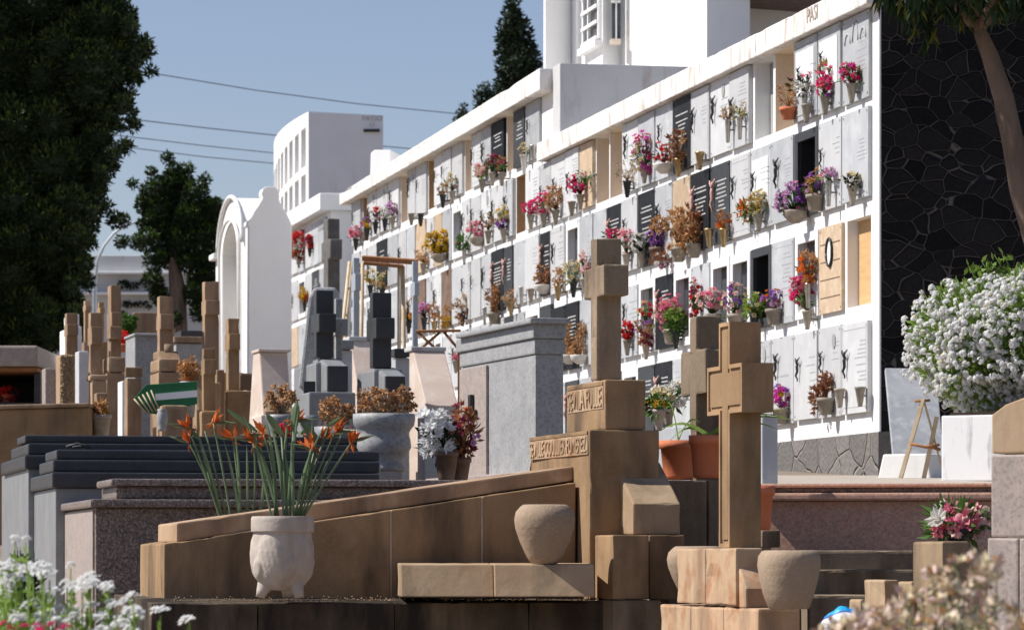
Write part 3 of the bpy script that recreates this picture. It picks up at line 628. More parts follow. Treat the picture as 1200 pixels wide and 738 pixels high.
wf(496,300,7,9,[('dry',3),('dryd',1),('dryp',1)],18,.03,'dried brown flowers below the far end of the yellow bouquet',CN,308,leaves='dry',nl=8)
wf(651,232,11,13,[('dry',5),('dryp',1)],34,.032,'orange brown dried bunch where the two niche walls meet',CN,246,leaves='dry',nl=14)
wf(637,238,9,12,[('p_hot',4),('p_pink',1)],26,.03,'hot pink roses with green leaves where the two niche walls meet',CN,250,nl=26)
wf(622,243,8,7,[('p_hot',3),('p_mag',1)],16,.030,'magenta roses in a stone vase on the end of the tall wall',CN,252,nl=10)
# third row and below
wf(579,350,8,16,[('dryd',3),('dry',4)],36,.03,'rust brown dried bouquet in front of a black slab of the tall wall',ST,366,leaves='dryd',nl=10)
wf(599,350,7,8,[('dry',2),('dryp',2)],12,.028,'straw coloured flowers in a brass pot right of the rust brown bouquet',GD,353,leaves='dry',nl=8)
ev(568,360,'small empty vase left of the rust brown bouquet',SV)
wf(542,362,9,17,[('dryp',3),('dry',2),('dryd',3)],36,.028,'tan and brown straggling bouquet above the granite pillar',BK,366,leaves='dryp',nl=16)
wf(522,372,7,10,[('dry',3),('p_gold',2)],20,.03,'golden brown dried flowers below the brown patterned slab',GD,376,leaves='dry',nl=8)
wf(509,366,7,11,[('dry',2),('dryp',2),('p_orange',1)],20,.028,'dry orange sprays left of the golden brown flowers',GD,376,leaves='dry',nl=8)
wf(497,362,7,7,[('p_lilac',3),('p_pink',2)],24,.03,'dusty pink hydrangea right of the grey post',BK,372,leaves='lf_dark',nl=20)
wf(479,364,7,14,[('p_gold',2),('p_orange',2),('dry',1)],26,.028,'orange and yellow flowers between the wooden frame posts',BK,376,leaves='lf_dark',nl=20)
wf(448,328,9,9,[('p_cream',2),('dry',3),('p_teal',1)],24,.03,'cream and tan flowers with a teal ribbon under the wooden frame',BK,338,nl=14)
wf(434,325,7,9,[('p_gold',2),('p_cream',2)],18,.03,'small yellow flowers in a black vase under the wooden frame',BK,334,nl=16)
wf(534,414,5,7,[('p_pink',2),('p_white',1)],12,.028,'small pink flowers low on the tall wall beside the sloping marble slab',CN,422,nl=8)
# far short wall
wf(350,288,11,16,[('p_red',5),('dry',2)],56,.045,'bright red bouquet on the far short niche wall',CN,304,K=KC,nl=20)
wf(363,284,5,7,[('p_red',3),('p_wine',1)],16,.045,'smaller dark red flowers on the far short niche wall',BK,290,K=KC,nl=8)
wf(357,346,6,8,[('p_orange',2),('p_gold',1),('p_pink',1)],16,.045,'orange flowers low on the far short niche wall',BK,354,K=KC,nl=10)
# ------------------------------------------------------------------ ground
def lerp_tab(tab, y):
    for (a,b),(c,d) in zip(tab,tab[1:]):
        if y <= c: return b+(d-b)*max(0,min(1,(y-a)/(c-a)))
    return tab[-1][1]
GL = [(0,-1.6),(12,-1.25),(17,-.95),(22,-.6),(26,-.05),(32,.50),(40,.9),(50,1.3),(70,2.3),(120,3.6),(400,5),(3000,5)]
GR = [(0,-1.6),(12,-1.25),(17,-.95),(19.9,-.55),(20.9,.36),(24,.49),(28.4,.61),(31,.71),(40,.95),(50,1.3),(70,2.3),(120,3.6),(400,5),(3000,5)]
def gz(x,y):
    t = max(0,min(1,(x-.5)/.7)); t = t*t*(3-2*t)
    return EZ+lerp_tab(GL,y)*(1-t)+lerp_tab(GR,y)*t
def sheet(name, xs, ys, mt, dz=0):
    m = MB(); nx = len(xs)
    m.add([(x,y,gz(x,y)+dz) for y in ys for x in xs],[(j*nx+i,j*nx+i+1,(j+1)*nx+i+1,(j+1)*nx+i) for j in range(len(ys)-1) for i in range(nx-1)],0,False)
    return struct(m.build(name, mt))
xs = [-2000,-600,-200,-80,-30,-15,-8,-4,-2,-1,0,.3]+[.5+.1*k for k in range(8)]+[1.6,2.2,3,4,6,10,20,40,100,300,800,2000]
ys = [-60,-20,-5,0,4,8,12,14,16,17,18,19,19.9,20.2,20.5,20.9,21.5,22.5,24,26,28.4,31,33,36,40,45,50,60,70,90,120,200,400,900,3000]
sheet('ground', xs, ys, M['ground'])
sheet('path', [1.25,1.35,1.6,2.2,3,4,6,9], [20.92,21.5,22.5,24,26,28.2], M['path'], .006)

# ------------------------------------------------------------------ white buildings
bt = thing('white_house','white house with a barred window above the roof of the niche walls','house',(X(780,46),46,EZ+2),None)
hb = MB()
zt = EZ+9.5
pts = []   # plan outline, near side first
q1 = (X(900,43.2),43.2+.0); 
plan = [(X(960,44.2),44.2),(X(879,44.0),44.0),(X(828,43.9),43.9),(X(728,47.6),47.6),(X(706,47.4),47.4),(X(674,49.0),49.0),(X(668,48.9),48.9),(X(639,48.6),48.6),(X(637,49.2),49.2),(X(637,49.2)+.3,60),(X(960,44.2)+3,60)]
plan[0] = (X(1010,45.6),45.6); plan[1]=(X(879,44.9),44.9)
plan.insert(2,(X(879,44.0),44.0))
n = len(plan); z0 = EZ+1.0
def pf(z): return lambda p: (p[0],p[1],z)
hb.prism(plan, pf(z0), pf(zt))
hb.build('wall', M['whitec'], bt, bevel=.01)
# window on the sunlit left-facing wall 674..706
A0 = Vector((X(674,49.0),49.0,0)); A1 = Vector((X(706,47.4),47.4,0)); dd=(A1-A0).normalized(); nn=Vector((-dd.y*-1,dd.x*-1,0)); nn = Vector((dd.y,-dd.x,0))
if nn.x>0: nn=-nn
def wbox(mb, s0,s1,z0,z1,n0,n1):
    p=[A0+dd*s0+nn*n0,A0+dd*s1+nn*n0,A0+dd*s1+nn*n1,A0+dd*s0+nn*n1]
    mb.hexa([(*q.xy,z0) for q in p]+[(*q.xy,z1) for q in p])
Lw=(A1-A0).length; wz0=Z(52,48); wz1=wz0+1.5
w = MB(); wbox(w,Lw*.40,Lw*.95,wz0,wz1,-.02,.004); wf_=w.build('window',M['glass'],bt)
w = MB()
for s in (.40,.58,.95): wbox(w,Lw*s-.02,Lw*s+.03,wz0,wz1,.005,.045)
for k in range(8): wbox(w,Lw*.4,Lw*.95,wz0+k*.2,wz0+k*.2+.04,.046,.07)
w.build('window_bars',M['whitec'],wf_)
w = MB(); wbox(w,Lw*.36,Lw*.99,wz0-.1,wz0-.02,.0,.1); w.build('window_sill',M['whitec'],bt)
w = MB(); wbox(w,Lw*.02,Lw*.2,z0+2,zt-.01,.0,.06); w.build('pilaster',M['whitec'],bt)
w = MB(); 
w.abox(X(717,47.35),X(727,47.35),47.30,47.36,Z(48,47.3),zt-.6); o=w.build('side_window',M['glass'],bt)
w = MB(); w.abox(X(715,47.2),X(727.5,47.2),47.1,47.36,Z(51,47.2),Z(47,47.2)); w.build('side_window_sill',M['cream'],bt)
w = MB(); w.abox(X(721.5,47.25),X(722.8,47.25),47.2,47.29,Z(48,47.3),zt-.6); w.abox(X(716,47.25),X(727,47.25),47.2,47.295,Z(4,47.3),Z(2,47.3)); w.build('window_mullion',M['whitec'],o)
# dark roof edge at the right
w = MB(); w.abox(X(872,44.2),X(1010,44.2),43.9,46,Z(0,44.2),Z(-6,44.2)); w.build('flat_roof',M['lids'],bt)

# curved niche block PATIO 11
ct = thing('niche_block','tall white burial block with rows of openings and PATIO 11 on its end wall','niche block',(X(361,80),80,EZ+2.5))
m = MB(); Yc=80.0
cx0 = Vector((X(361.5,Yc),Yc,0)); ang0=R(12); seg=[]
NS=30; ln=12.0; p=Vector(cx0); th=R(6)
# plan curve turning away towards the right as it recedes
for i in range(NS+1):
    seg.append(p.copy()); a = R(11.0)-R(8.0)*i/NS
    p = p+Vector((-math.sin(a),math.cos(a),0))*ln/NS
ztop=Z(131,80); zb=EZ+2.2
rowsC=[(Z(146,80),Z(192,80)),(Z(201,80),Z(243,80)),(Z(252,80),Z(290,80))]
zc=[ztop]; 
for a_,b_ in rowsC: zc += [a_,b_]
zc.append(zb)
dep=.5
for i in range(NS):
    a_,b_=seg[i],seg[i+1]; d=(b_-a_).normalized(); inn=Vector((d.y,-d.x,0))
    if inn.x<0: inn=-inn
    op = i%3!=0
    drop = lambda k: -.55*(k/NS)
    for j in range(len(zc)-1):
        z1,z2=zc[j],zc[j+1]
        z1a,z1b=z1-(drop(i) if j==0 else 0),z1-(drop(i+1) if j==0 else 0)
        if j%2==1 and op:
            m.add([(*(a_+inn*dep).xy,z2),(*(b_+inn*dep).xy,z2),(*(b_+inn*dep).xy,z1),(*(a_+inn*dep).xy,z1),(*a_.xy,z2),(*b_.xy,z2),(*b_.xy,z1),(*a_.xy,z1)],[(0,1,2,3),(0,4,5,1),(3,2,6,7)],0)
            if (i-1)%3==0: m.add([(*a_.xy,z2),(*(a_+inn*dep).xy,z2),(*(a_+inn*dep).xy,z1),(*a_.xy,z1)],[(0,1,2,3)],0)
            if (i+1)%3==0: m.add([(*b_.xy,z2),(*(b_+inn*dep).xy,z2),(*(b_+inn*dep).xy,z1),(*b_.xy,z1)],[(0,1,2,3)],0)
        else: m.add([(*a_.xy,z2),(*b_.xy,z2),(*b_.xy,z1b),(*a_.xy,z1a)],[(0,1,2,3)],0)
    r0=Vector((X(449,80)+.2,80+0.0,0))
    # roof strip
    ra=Vector((a_.x+1.55,a_.y,0)); rb=Vector((b_.x+1.55,b_.y,0))
    m.add([(*a_.xy,ztop-drop(i)),(*b_.xy,ztop-drop(i+1)),(*rb.xy,ztop-drop(i+1)-.08),(*ra.xy,ztop-drop(i)-.08)],[(0,1,2,3)],0)
m.add([(*cx0.xy,zb),(X(449,80),80,zb),(X(449,80),80,ztop-.08),(*cx0.xy,ztop)],[(0,1,2,3)],0)
e=seg[-1]; m.add([(X(449,80),80,zb),(e.x+1.55,e.y,zb),(e.x+1.55,e.y,ztop+.4),(X(449,80),80,ztop-.08)],[(0,1,2,3)],0)
m.build('wall', M['whitec'], ct)
txt('PATIO',.155,M['ink'],ct,'lettering',(X(436,80),79.99,Z(139,80)),(1,0,0),(0,0,1),.004)
txt('11',.13,M['ink'],ct,'number_lettering',(X(436,80),79.99,Z(146.5,80)),(1,0,0),(0,0,1),.004)
m = MB(); m.abox(X(426,80),X(445,80),79.94,79.998,Z(155,80),Z(151.5,80)); m.build('name_plate',M['iron'],ct,bevel=.01)

# bright roof block behind the tall wall
m = MB(); Yq=58.0
m.prism([(X(433,Yq),Z(240,Yq)),(X(462,Yq),Z(240,Yq)),(X(457,Yq),Z(172,Yq)),(X(437,Yq),Z(172,Yq)),(X(433,Yq),Z(176,Yq))], lambda p:(p[0],Yq+(p[1]-Z(240,Yq))*.5,p[1]), lambda p:(p[0]+.35,Yq+2.4,p[1]))
o=m.build('roof_chimney',M['whitec'],None,bevel=.02); 
b=R(0)
m2 = MB(); m2.abox(X(428,Yq),X(470,Yq)+.5,Yq-.5,Yq+3,EZ+1.2,Z(225,Yq)); 
st = thing('white_chapel_roof','bright white sloping block rising behind the far end of the tall niche wall','roof block',(X(440,Yq),Yq,EZ+1.2))
o.parent=st; o['_w']=st['_w']; o.location=-Vector(st['_w'])
m2.build('base_wall',M['whitec'],st,bevel=.02)

# arched chapel
Yg=58.0; al=PHI
gt = thing('arched_chapel','white arched gateway chapel with a scrolled gable left of the niche walls','chapel',(X(291,Yg),Yg,EZ+1.6))
dR,dL=axes(al); O=(X(291,Yg),Yg); a=left(291,35,Yg,al); b=right(291,51,Yg,al)
g=lambda t:(lambda p:(O[0]+dR[0]*p[0]+dL[0]*t,O[1]+dR[1]*p[0]+dL[1]*t,p[1]))
k=b/51.0; zz=lambda v:Z(v,Yg); zb=EZ+1.5
gab=[(0,zb),(b,zb),(b,zz(262)),(47*k,zz(253)),(43*k,zz(246)),(38*k,zz(238)),(36*k,zz(233)),(37*k,zz(230)),(35*k,zz(221)),(30*k,zz(218)),(21*k,zz(218)),(17*k,zz(221)),(15.5*k,zz(226)),(17*k,zz(231)),(12*k,zz(240)),(7*k,zz(247)),(2*k,zz(257)),(-1.5*k,zz(259)),(-2*k,zz(264)),(0,zz(266))]
m=MB(); m.prism(gab,g(0),g(.35)); m.build('gable_wall',M['whitec'],gt,bevel=.02)
# far gable (twin) and barrel roof, facade with arch
f=lambda t:(lambda p:(O[0]+dL[0]*p[0]+dR[0]*t,O[1]+dL[1]*p[0]+dR[1]*t,p[1]))
x0,x1=.36,a; cx_=(x0+x1)/2; ro=(x1-x0)/2-.25; zs=zz(300)
zsp=zz(285)
outer=[(x0-.02,zb),(x0-.02,zsp-.2)]+[(cx_-ro*1.08*math.cos(R(t)),zsp+ (zz(219)-zsp)*math.sin(R(t))) for t in range(8,173,11)]+[(x1,zsp-.2),(x1,zb)]
inner=[(cx_+ro*.80,zb)]+[(cx_+ro*.80*math.cos(R(t)),zsp-.05+(zz(248)-zsp)*math.sin(R(t))) for t in range(0,181,12)]+[(cx_-ro*.80,zb)]
m=MB()
poly=outer+inner
def arch(m,t0,t1,poly): m.prism(poly,f(t0),f(t1))
arch(m,0,.30,poly); m.build('arch_front',M['whitec'],gt)
m=MB(); rim=[f(-.05)((cx_-ro*.86*math.cos(R(t)),zsp-.02+(zz(244)-zsp)*math.sin(R(t)))) for t in range(0,181,10)]
rim=[f(-.02)((cx_-ro*.86,zb))]+rim+[f(-.02)((cx_+ro*.86,zb))]
m.tube(rim,.025,8); m.build('arch_moulding',M['whitec'],gt)
m=MB(); rim=[f(-.03)((cx_-ro*1.1*math.cos(R(t)),zsp+(zz(218)-zsp)*math.sin(R(t)))) for t in range(4,177,8)]
m.tube(rim,.035,8); m.build('cornice_moulding',M['whitec'],gt)
m=MB(); arc=[(cx_-ro*1.08*math.cos(R(t)),zsp+(zz(219)-zsp)*math.sin(R(t))) for t in range(8,173,11)]
m.prism(arc+[(x1,zsp-.3),(x0,zsp-.3)],f(.31),f(b-.05)); m.build('barrel_roof',M['whitec'],gt)
m=MB(); m.box(O,(dR,dL),.0,b,a-.0,a+.35,zb,zz(280)); m.box(O,(dR,dL),-.1,.2,a-.1,a+.45,zz(283),zz(276)); m.box(O,(dR,dL),b-.3,b,.36,a,zb,zsp-.3); m.build('side_wall',M['whitec'],gt,bevel=.02)

# far niche wall beyond the trees
ft = thing('columbarium','distant pale niche wall in two tiers with dark flower clumps beyond the trees','niche wall',(X(190,100),100,EZ+3.1))
m=MB(); m.abox(X(60,100),X(300,100),100,102.4,EZ+2.6,Z(299,100)); m.build('wall',M['roofw'],ft,bevel=.03)
m=MB(); m.abox(X(60,99.8),X(300,99.8),99.7,100,Z(322,100),Z(319,100)); m.abox(X(60,99.8),X(300,99.8),99.7,100,Z(346,100),Z(343,100)); m.build('ledge',M['whitec'],ft,bevel=.02)
m=MB(); l2=MB()
for vv,us in ((334,(140,146,151,158,163)),(331,(145,150)),(356,(140,146,150,156,161,168,174)),(366,(146,)),(372,(235,243,250))):
    for u in us:
        c=P(u+rnd.uniform(-1,1),vv+rnd.uniform(-2,3),99.85)
        for q in range(16): m.leaf(c+rv(.07),rv(),rv(),.12,.07)
m.build('flower_clumps',M['lf_dark'],ft)

# ------------------------------------------------------------------ graves, background left
def grave(name,label,cat,u,v,Y,group=None): 
    p=P(u,v,Y); return thing(name,label,cat,(p.x,p.y,gz(p.x,p.y)-.02),group)
GC='stone grave crosses'
def gb(Y,u): return gz(X(u,Y),Y)-.05
# tall stepped cross u120-147
def stepcross(label,Y,uc,wl,wr,vt,v1,v2,vb,base,mt='sandx',al=14,epx=1.6,extra=None,name='grave_cross'):
    t=grave(name,label,'grave cross',uc,vb,Y,GC)
    m=MB(); pcross(m,uc,wl,wr,vt,v1,v2,vb,Y,al,epx); m.build('cross',M[mt],t,bevel=.006,chip=.006)
    for i,(bc,bl,br,bt_,bb) in enumerate(base):
        m=MB(); pbox(m,bc,bl,br,bt_,bb,Y-.12,al,zb=(gb(Y,uc) if bb is None else None)); m.build('base' if i==0 else 'plinth',M[mt],t,bevel=.02 if i==0 else .006,chip=.006)
    return t
t=stepcross('tallest stepped sandstone cross of the left group, before the distant niche wall',33,130,4,12,334,366,382,420,[(127,7,20,418,436),(125,4,21,437,None)])
m=MB(); pbox(m,129,4,14,382,397,32.9,14); m.build('lower_arm',M['sandx'],t,bevel=.012)
stepcross('narrow brown sandstone cross on a wide cap, left of the tallest stepped cross',31,106,2.5,13,366,383,404,440,[(105,4,21,439,446),(108,3,17,446,None)])
t=stepcross('thick pale sandstone cross on a rounded shouldered base before the grey tree trunk',32,187,3,16,347,368,386,414,[(186,10,25,420,435),(186,10,25,436,None)])
m=MB(); wedge(m,186,25,421,421,411,3,.25,31.9,14); m.build('shoulder',M['sandx'],t,bevel=.02)
m=MB(); m.lathe([(.035,0),(.04,.02),(.04,.07)],P(198,413,31.8),10); tag(m.build('stone_cup',M['sandg'],None),'small stone cup standing on the rounded base of the thick pale cross','cup')
t=stepcross('tall weathered sandstone cross just left of the white arched chapel',32,240,3,16.5,329.5,352,369,437,[(242,15,14,437,None)])
m=MB(); wedge(m,230,22,480,480,435,4,.3,31.7,14,zb=gb(31,230)); m.build('sloping_flank',M['sandx'],t,bevel=.02)
stepcross('dark brown cross standing in front of the tall weathered cross',29,238.5,2,14,408,421,439,481,[(236,3,24,481,None)],'sand')
t=stepcross('dark sandstone cross silhouetted against the white arched chapel',29.5,267.5,3,13,373,391,410,457,[(265,2,30,457,None)],'sand')
m=MB(); pbox(m,281,2,17,437,457,29.9,14); m.build('side_block',M['sandx'],t,bevel=.02)
m=MB(); pbox(m,254,5,9,433,490,29.6,14,zb=gb(29,254)); pbox(m,251,3,8,448,490,29.3,14,zb=gb(29,254)); m.build('side_step',M['sandx'],t,bevel=.012)
stepcross('low brown cross before the white headstone at the far left of the group',33,78,2,13,367,380,393,415,[(77,3,16,415,None)],'sandx')
stepcross('thin far cross top showing between the two brown crosses at the left',44,99.5,1.5,7,352,358,364,400,[(98,4,14,400,None)],'sandx')
stepcross('dark thin cross behind the second brown cross',42,116,1.5,6,354,361,367,400,[(114,3,12,400,None)],'sand')
# other left pieces
def block(name,label,cat,Y,uc,wl,wr,vt,mt,al=14,bev=.012,part='stone',extra=()):
    t=grave(name,label,cat,uc,vt,Y); m=MB(); pbox(m,uc,wl,wr,vt,0,Y,al,zb=gb(Y,uc)); m.build(part,M[mt],t,bevel=bev,rough=.004)
    for (pn,c2,l2_,r2,t2,b2,m2,dY) in extra:
        m=MB(); pbox(m,c2,l2_,r2,t2,b2,Y+dY,al); m.build(pn,M[m2],t,bevel=bev)
    return t
block('headstone','white marble headstone with a pointed top behind the low brown cross','headstone',35,84,14,12,382,'whitec',extra=[('pointed_top',84,9,9,368,382,'whitec',.02)])
block('headstone','bluish white upright slab right of the rough textured stone','headstone',32,92,4,12,411,'lidw')
t=grave('rough_headstone','rough textured upright stone with a smooth yellowish edge at the left','headstone',66,470,31)
m=MB(); pbox(m,70,5,18,415,0,31,14,zb=gb(31,70)); o=m.build('stone',M['sandl'],t,bevel=.02)
m=MB(); Ov=(X(70,31),31); bb=right(70,18,31,14); 
for q in range(240):
    a_=rnd.uniform(0.01,bb-.01); z_=rnd.uniform(Z(488,31),Z(417,31)); dR,dL=axes(14)
    c=Vector((Ov[0]+dR[0]*a_,Ov[1]+dR[1]*a_-.004,z_)); m.lathe([(.003,-.012),(.013,0),(.003,.012)],c,5,sm=False)
m.build('rough_face',M['sandl'],t)
block('grave_box','pinkish stone box beside the dark mausoleum at the far left','grave box',33,53,4,12,431,'granitep')
block('grave_post','square tan stone post with a brown cap right of the tallest stepped cross','grave post',29.5,149,4,17,443,'sandx',extra=[('cap',147,1,20,430,442,'sand',-.03)])
block('grave_box','small tan block with rounded top edges below the green board','grave box',27,189,3,32,474,'sandx',bev=.03)
block('grave_box','tan stacked block left of the tan post, lowest of its stack','grave box',28.5,115,4,10,488,'sandx',extra=[('upper_block',113,3,13,460,480,'sandx',.1)])
block('grave_box','low tan block at the right end of the sloping brown tomb','grave box',28,102,3,9,494,'sandx')
block('grave_box','white edged narrow stone between the brown crosses','grave box',30,122,4,5,470,'whitec')
block('grave_box','white strip of stone against the square tan post','grave box',29.2,143,5,3,446,'whitec')
block('tomb','blue grey box tomb with a pale lit side behind the tallest stepped cross','tomb',36,158,11,30,393,'granite',extra=[('lid',157,12,33,390,393,'granitel',-.05)])
t=block('headstone','broad tan gabled headstone before the distant niche wall','headstone',40,157,2,27,366,'sandx')
block('tomb','dark blue polished tomb behind the thick pale cross','tomb',46,212,8,26,387,'slate')
block('tomb','long tan edged grey tomb right of the thick pale cross','tomb',39,206,6,32,402,'granite',extra=[('coping',204,4,34,394,401,'sandx',-.05)])
block('tomb','tan box tomb hidden low between the crosses at the left','tomb',34,262,5,24,436,'sandx')
# mausoleum at far left
t=grave('mausoleum','dark open mausoleum with a grey stone lintel at the left edge of the picture','mausoleum',20,420,34)
Y=34.0
m=MB(); m.abox(X(-150,Y),X(49,Y),Y-.3,Y+2.2,Z(431,Y),Z(407,Y)); m.build('lintel',M['granitep'],t,bevel=.02)
m=MB(); m.abox(X(-150,Y),X(47,Y),Y-.2,Y+2,Z(436,Y),Z(432,Y)); m.build('wooden_trim',M['wood'],t)
m=MB(); m.abox(X(40,Y),X(47,Y),Y,Y+2,gb(Y,30),Z(436,Y)); m.abox(X(-150,Y),X(-143,Y),Y,Y+2,gb(Y,30),Z(436,Y)); m.abox(X(-143,Y),X(40,Y),Y+1.8,Y+2,gb(Y,30),Z(436,Y)); m.build('wall',M['lidd'],t)
m=MB(); m.abox(X(-143,Y),X(40,Y),Y+.1,Y+1.8,gb(Y,30),Z(471,Y)); m.build('shelf',M['slate'],t)
p=P(8,462,34.3)
arrangement('flower_pot','dark red flowers in a red pot inside the dark mausoleum','flowers',p,.10,.07,[('p_red',3),('p_wine',2)],40,.035,('pot','terra',.07),P(8,470,34.3)+Vector((0,0,.06)),'lf_dark',20,.06)
# sloping brown tomb far left
t=grave('sloping_tomb','long brown sandstone tomb sloping down at the left edge, behind the dark stepped tombs','tomb',50,480,27.5)
Y=27.5; m=MB(); gg=lambda yy:(lambda p:(p[0],yy,p[1]))
m.prism([(X(-160,Y),Z(484,Y)),(X(104,Y),Z(477,Y)),(X(104,Y),gb(Y,50)),(X(-160,Y),gb(Y,50))],gg(Y),gg(Y+.7)); m.build('tomb_body',M['sand'],t,bevel=.015)
m=MB(); m.prism([(X(-160,Y),Z(478,Y)),(X(105,Y),Z(472,Y)),(X(105,Y),Z(476.6,Y)),(X(-160,Y),Z(483.6,Y))],gg(Y-.03),gg(Y+.75)); m.build('coping',M['sandx'],t,bevel=.01)
# green board
Y=28.3; t=grave('green_board','green painted board with a white stripe and pointed left end, propped among the graves','board',195,465,Y)
pl=[(156,468),(171,450.5),(231,446.5),(231,473),(182,485),(174,484)]
m=MB(); m.prism([(X(u,Y),Z(v,Y)) for u,v in pl][::-1],gg(Y),gg(Y+.03)); bo=m.build('panel',M['green'],t,bevel=.004)
m=MB(); m.prism([(X(u,Y),Z(v,Y)) for u,v in [(182,461.5),(231,457),(231,465),(182,469)]][::-1],gg(Y-.006),gg(Y-.0005)); m.build('white_stripe',M['panel'],t)
m=MB()
for q in range(5): m.tube([P(157+q*5,467-q*2.5,Y-.02),P(171+q*4,483.5-q*.5,Y-.02)],.006,4)
m.build('slats',M['woodp'],t)
m=MB(); m.abox(X(215,Y),X(219,Y),Y+.031,Y+.07,gb(Y,215),Z(455,Y)); m.abox(X(185,Y),X(189,Y),Y+.031,Y+.07,gb(Y,215),Z(470,Y)); m.build('post',M['wood'],t)
# urn by small block
m=MB(); c=P(190,505,26.5); m.lathe([(.03,0),(.028,.02),(.035,.05),(.04,.09),(.034,.13),(.03,.14),(.036,.155)],c,14); tag(m.build('stone_urn',M['granite'],None),'small dark grey urn left of the low tan block','urn')
arrangement('dried_bouquet','orange dried bush right of the thick pale cross','flowers',P(221,434,31.5),.075,.09,[('dry',3),('p_orange',1)],40,.04,('pot','granite',.3),P(221,447,31.5),'dry',20,.06)
arrangement('garden_shrub','bright green shrub behind the tallest stepped cross','shrub',P(149,379,39),.075,.11,[('lf_mid',1)],30,.05,None,P(149,392,39),'lf_mid',200,.05)
arrangement('flower_pot','small red flowers right of the green shrub','flowers',P(144,397,37),.05,.05,[('p_red',1)],14,.04,('pot','terra',.08),P(144,403,37),'lf_mid',10,.04)
arrangement('dried_bouquet','yellow and brown dried flowers against the stacked tan blocks','flowers',P(119,478,27.8),.05,.07,[('p_gold',2),('dry',3)],24,.03,('pot','vstone',.2),P(119,486,27.8),'dry',10,.05)

# ------------------------------------------------------------------ grey graves in the middle
# stacked rough grey cross standing at the end of the far wall
t=grave('grave_cross','rough grey stone cross standing before the end of the far short niche wall','grave cross',384,300,42,GC)
m=MB(); pcross(m,384,5,14.5,256,281,304,342,42,14,3.5,zb=gb(42,384)); m.build('cross',M['lavas'],t,bevel=.02,rough=.012)
# G1
t=grave('grave_cross','dark polished grey cross before a pale tapered backing stone, the left of two','grave cross',373,400,27,GC)
Y=27
m=MB(); pcross(m,370.5,3,20.5,340,368,390,419,Y,14,4); m.build('cross',M['slate'],t,bevel=.01)
m=MB(); dR,dL=axes(14); O=(X(366,Y),Y+.12)
f2=lambda tt:(lambda p:(p[0],Y+.30+tt,p[1]))
m.prism([(X(347,Y),Z(452,Y)),(X(396,Y),Z(452,Y)),(X(396,Y),Z(345,Y)),(X(391,Y),Z(333,Y)),(X(366,Y),Z(333,Y)),(X(359,Y),Z(345,Y))],f2(0),f2(.22)); m.build('backing_stone',M['granitel'],t,bevel=.02)
m=MB(); m.box((X(391.5,Y),Y+.25),axes(14),0,.05,0,.1,Z(420,Y),Z(347,Y)); m.box((X(392,Y),Y+.2),axes(14),0,.09,0,.1,Z(391,Y),Z(371,Y)); m.build('side_stone',M['granite'],t,bevel=.008)
m=MB(); wedge(m,383,25,428,428,420,12,.25,Y-.25,14,zb=Z(462,Y)); m.build('shoulder',M['slatel'],t,bevel=.02)
m=MB(); pbox(m,384,1,24,428.5,458,Y-.27,14,deep=.06); m.build('dark_front',M['slate'],t,bevel=.006)
m=MB(); pbox(m,370,26,36,424,0,Y-.05,14,zb=gb(Y,370)); m.build('base',M['slatel'],t,bevel=.02)
m=MB(); m.box((X(359,Y),Y-.33),axes(14),0,.085,0,.02,Z(471,Y),Z(449,Y)); m.build('plaque',M['iron'],t,bevel=.004)
m=MB(); pbox(m,362,10,55,459,0,Y-.6,14,zb=gb(Y,370)); m.build('plinth',M['slatel'],t,bevel=.015)
# G2
t=grave('grave_cross','dark polished grey cross before the sloping cream slabs, the right of two','grave cross',438,400,26.4,GC)
Y=26.4
m=MB(); pcross(m,436.5,3.5,22.5,342.5,373,397.5,431,Y,14,4.6); m.build('cross',M['slate'],t,bevel=.01)
m=MB(); wedge(m,451,25,440,440,430.5,13,.25,Y-.25,14,zb=Z(470,Y)); m.build('shoulder',M['slatel'],t,bevel=.02)
m=MB(); pbox(m,452,1,23,440.5,466,Y-.27,14,deep=.06); m.build('dark_front',M['slate'],t,bevel=.006)
m=MB(); pbox(m,438,20,34,432,0,Y-.05,14,zb=gb(Y,438)); m.build('base',M['slatel'],t,bevel=.02)
# sloping cream slabs
def slopeslab(label,uc,wr,vb,vt,shift,Y,mt='marble'):
    t=grave('sloping_slab',label,'marble slab',uc,vb,Y)
    m=MB(); wedge(m,uc,wr,vb,vb,vt,shift,.12,Y,14,zb=gb(Y,uc)); m.build('slab',M[mt],t,bevel=.008)
    d=shift/(math.sin(R(14))*S(Y)); m=MB(); u2=uc-shift
    pbox(m,u2,2,wr+3,vt-5,vt,Y+d-.03,14,deep=.25); m.build('ledge',M['roofw'],t,bevel=.008)
slopeslab('cream marble slab sloping towards the camera, between the right grey cross and the granite pillar',499,38,475,411,17,27.5)
slopeslab('cream marble slab sloping towards the camera, between the two dark grey crosses',418,34,452,399,9,29)
t=grave('headstone','tall tapered cream marble headstone right of the brown crosses','headstone',320,450,28)
Y=28
m=MB(); m.prism([(0,Z(500,Y)),(0,Z(485,Y)),(.16,Z(411,Y)),(.42,Z(411,Y)),(.62,Z(500,Y))], lambda p:(X(305,Y)+axes(14)[1][0]*p[0]+.02,Y+axes(14)[1][1]*p[0],p[1]), lambda p:(X(341,Y)+axes(14)[1][0]*p[0]-(.0),Y+axes(14)[1][1]*p[0]+.06,p[1])); m.build('tapered_stone',M['marble'],t,bevel=.012)
m=MB(); pbox(m,303,1,38,408.5,412,Y+.12,14,deep=.32); m.build('cap',M['marble'],t,bevel=.006)
m=MB(); pbox(m,306,14,44,486,0,Y-.05,14,zb=gb(Y,306)); m.build('plinth',M['marble'],t,bevel=.01)
m=MB(); wedge(m,312,32,482,482,440,10,.05,Y-.06,14); m.build('inner_panel',M['sandl'],t,bevel=.008)
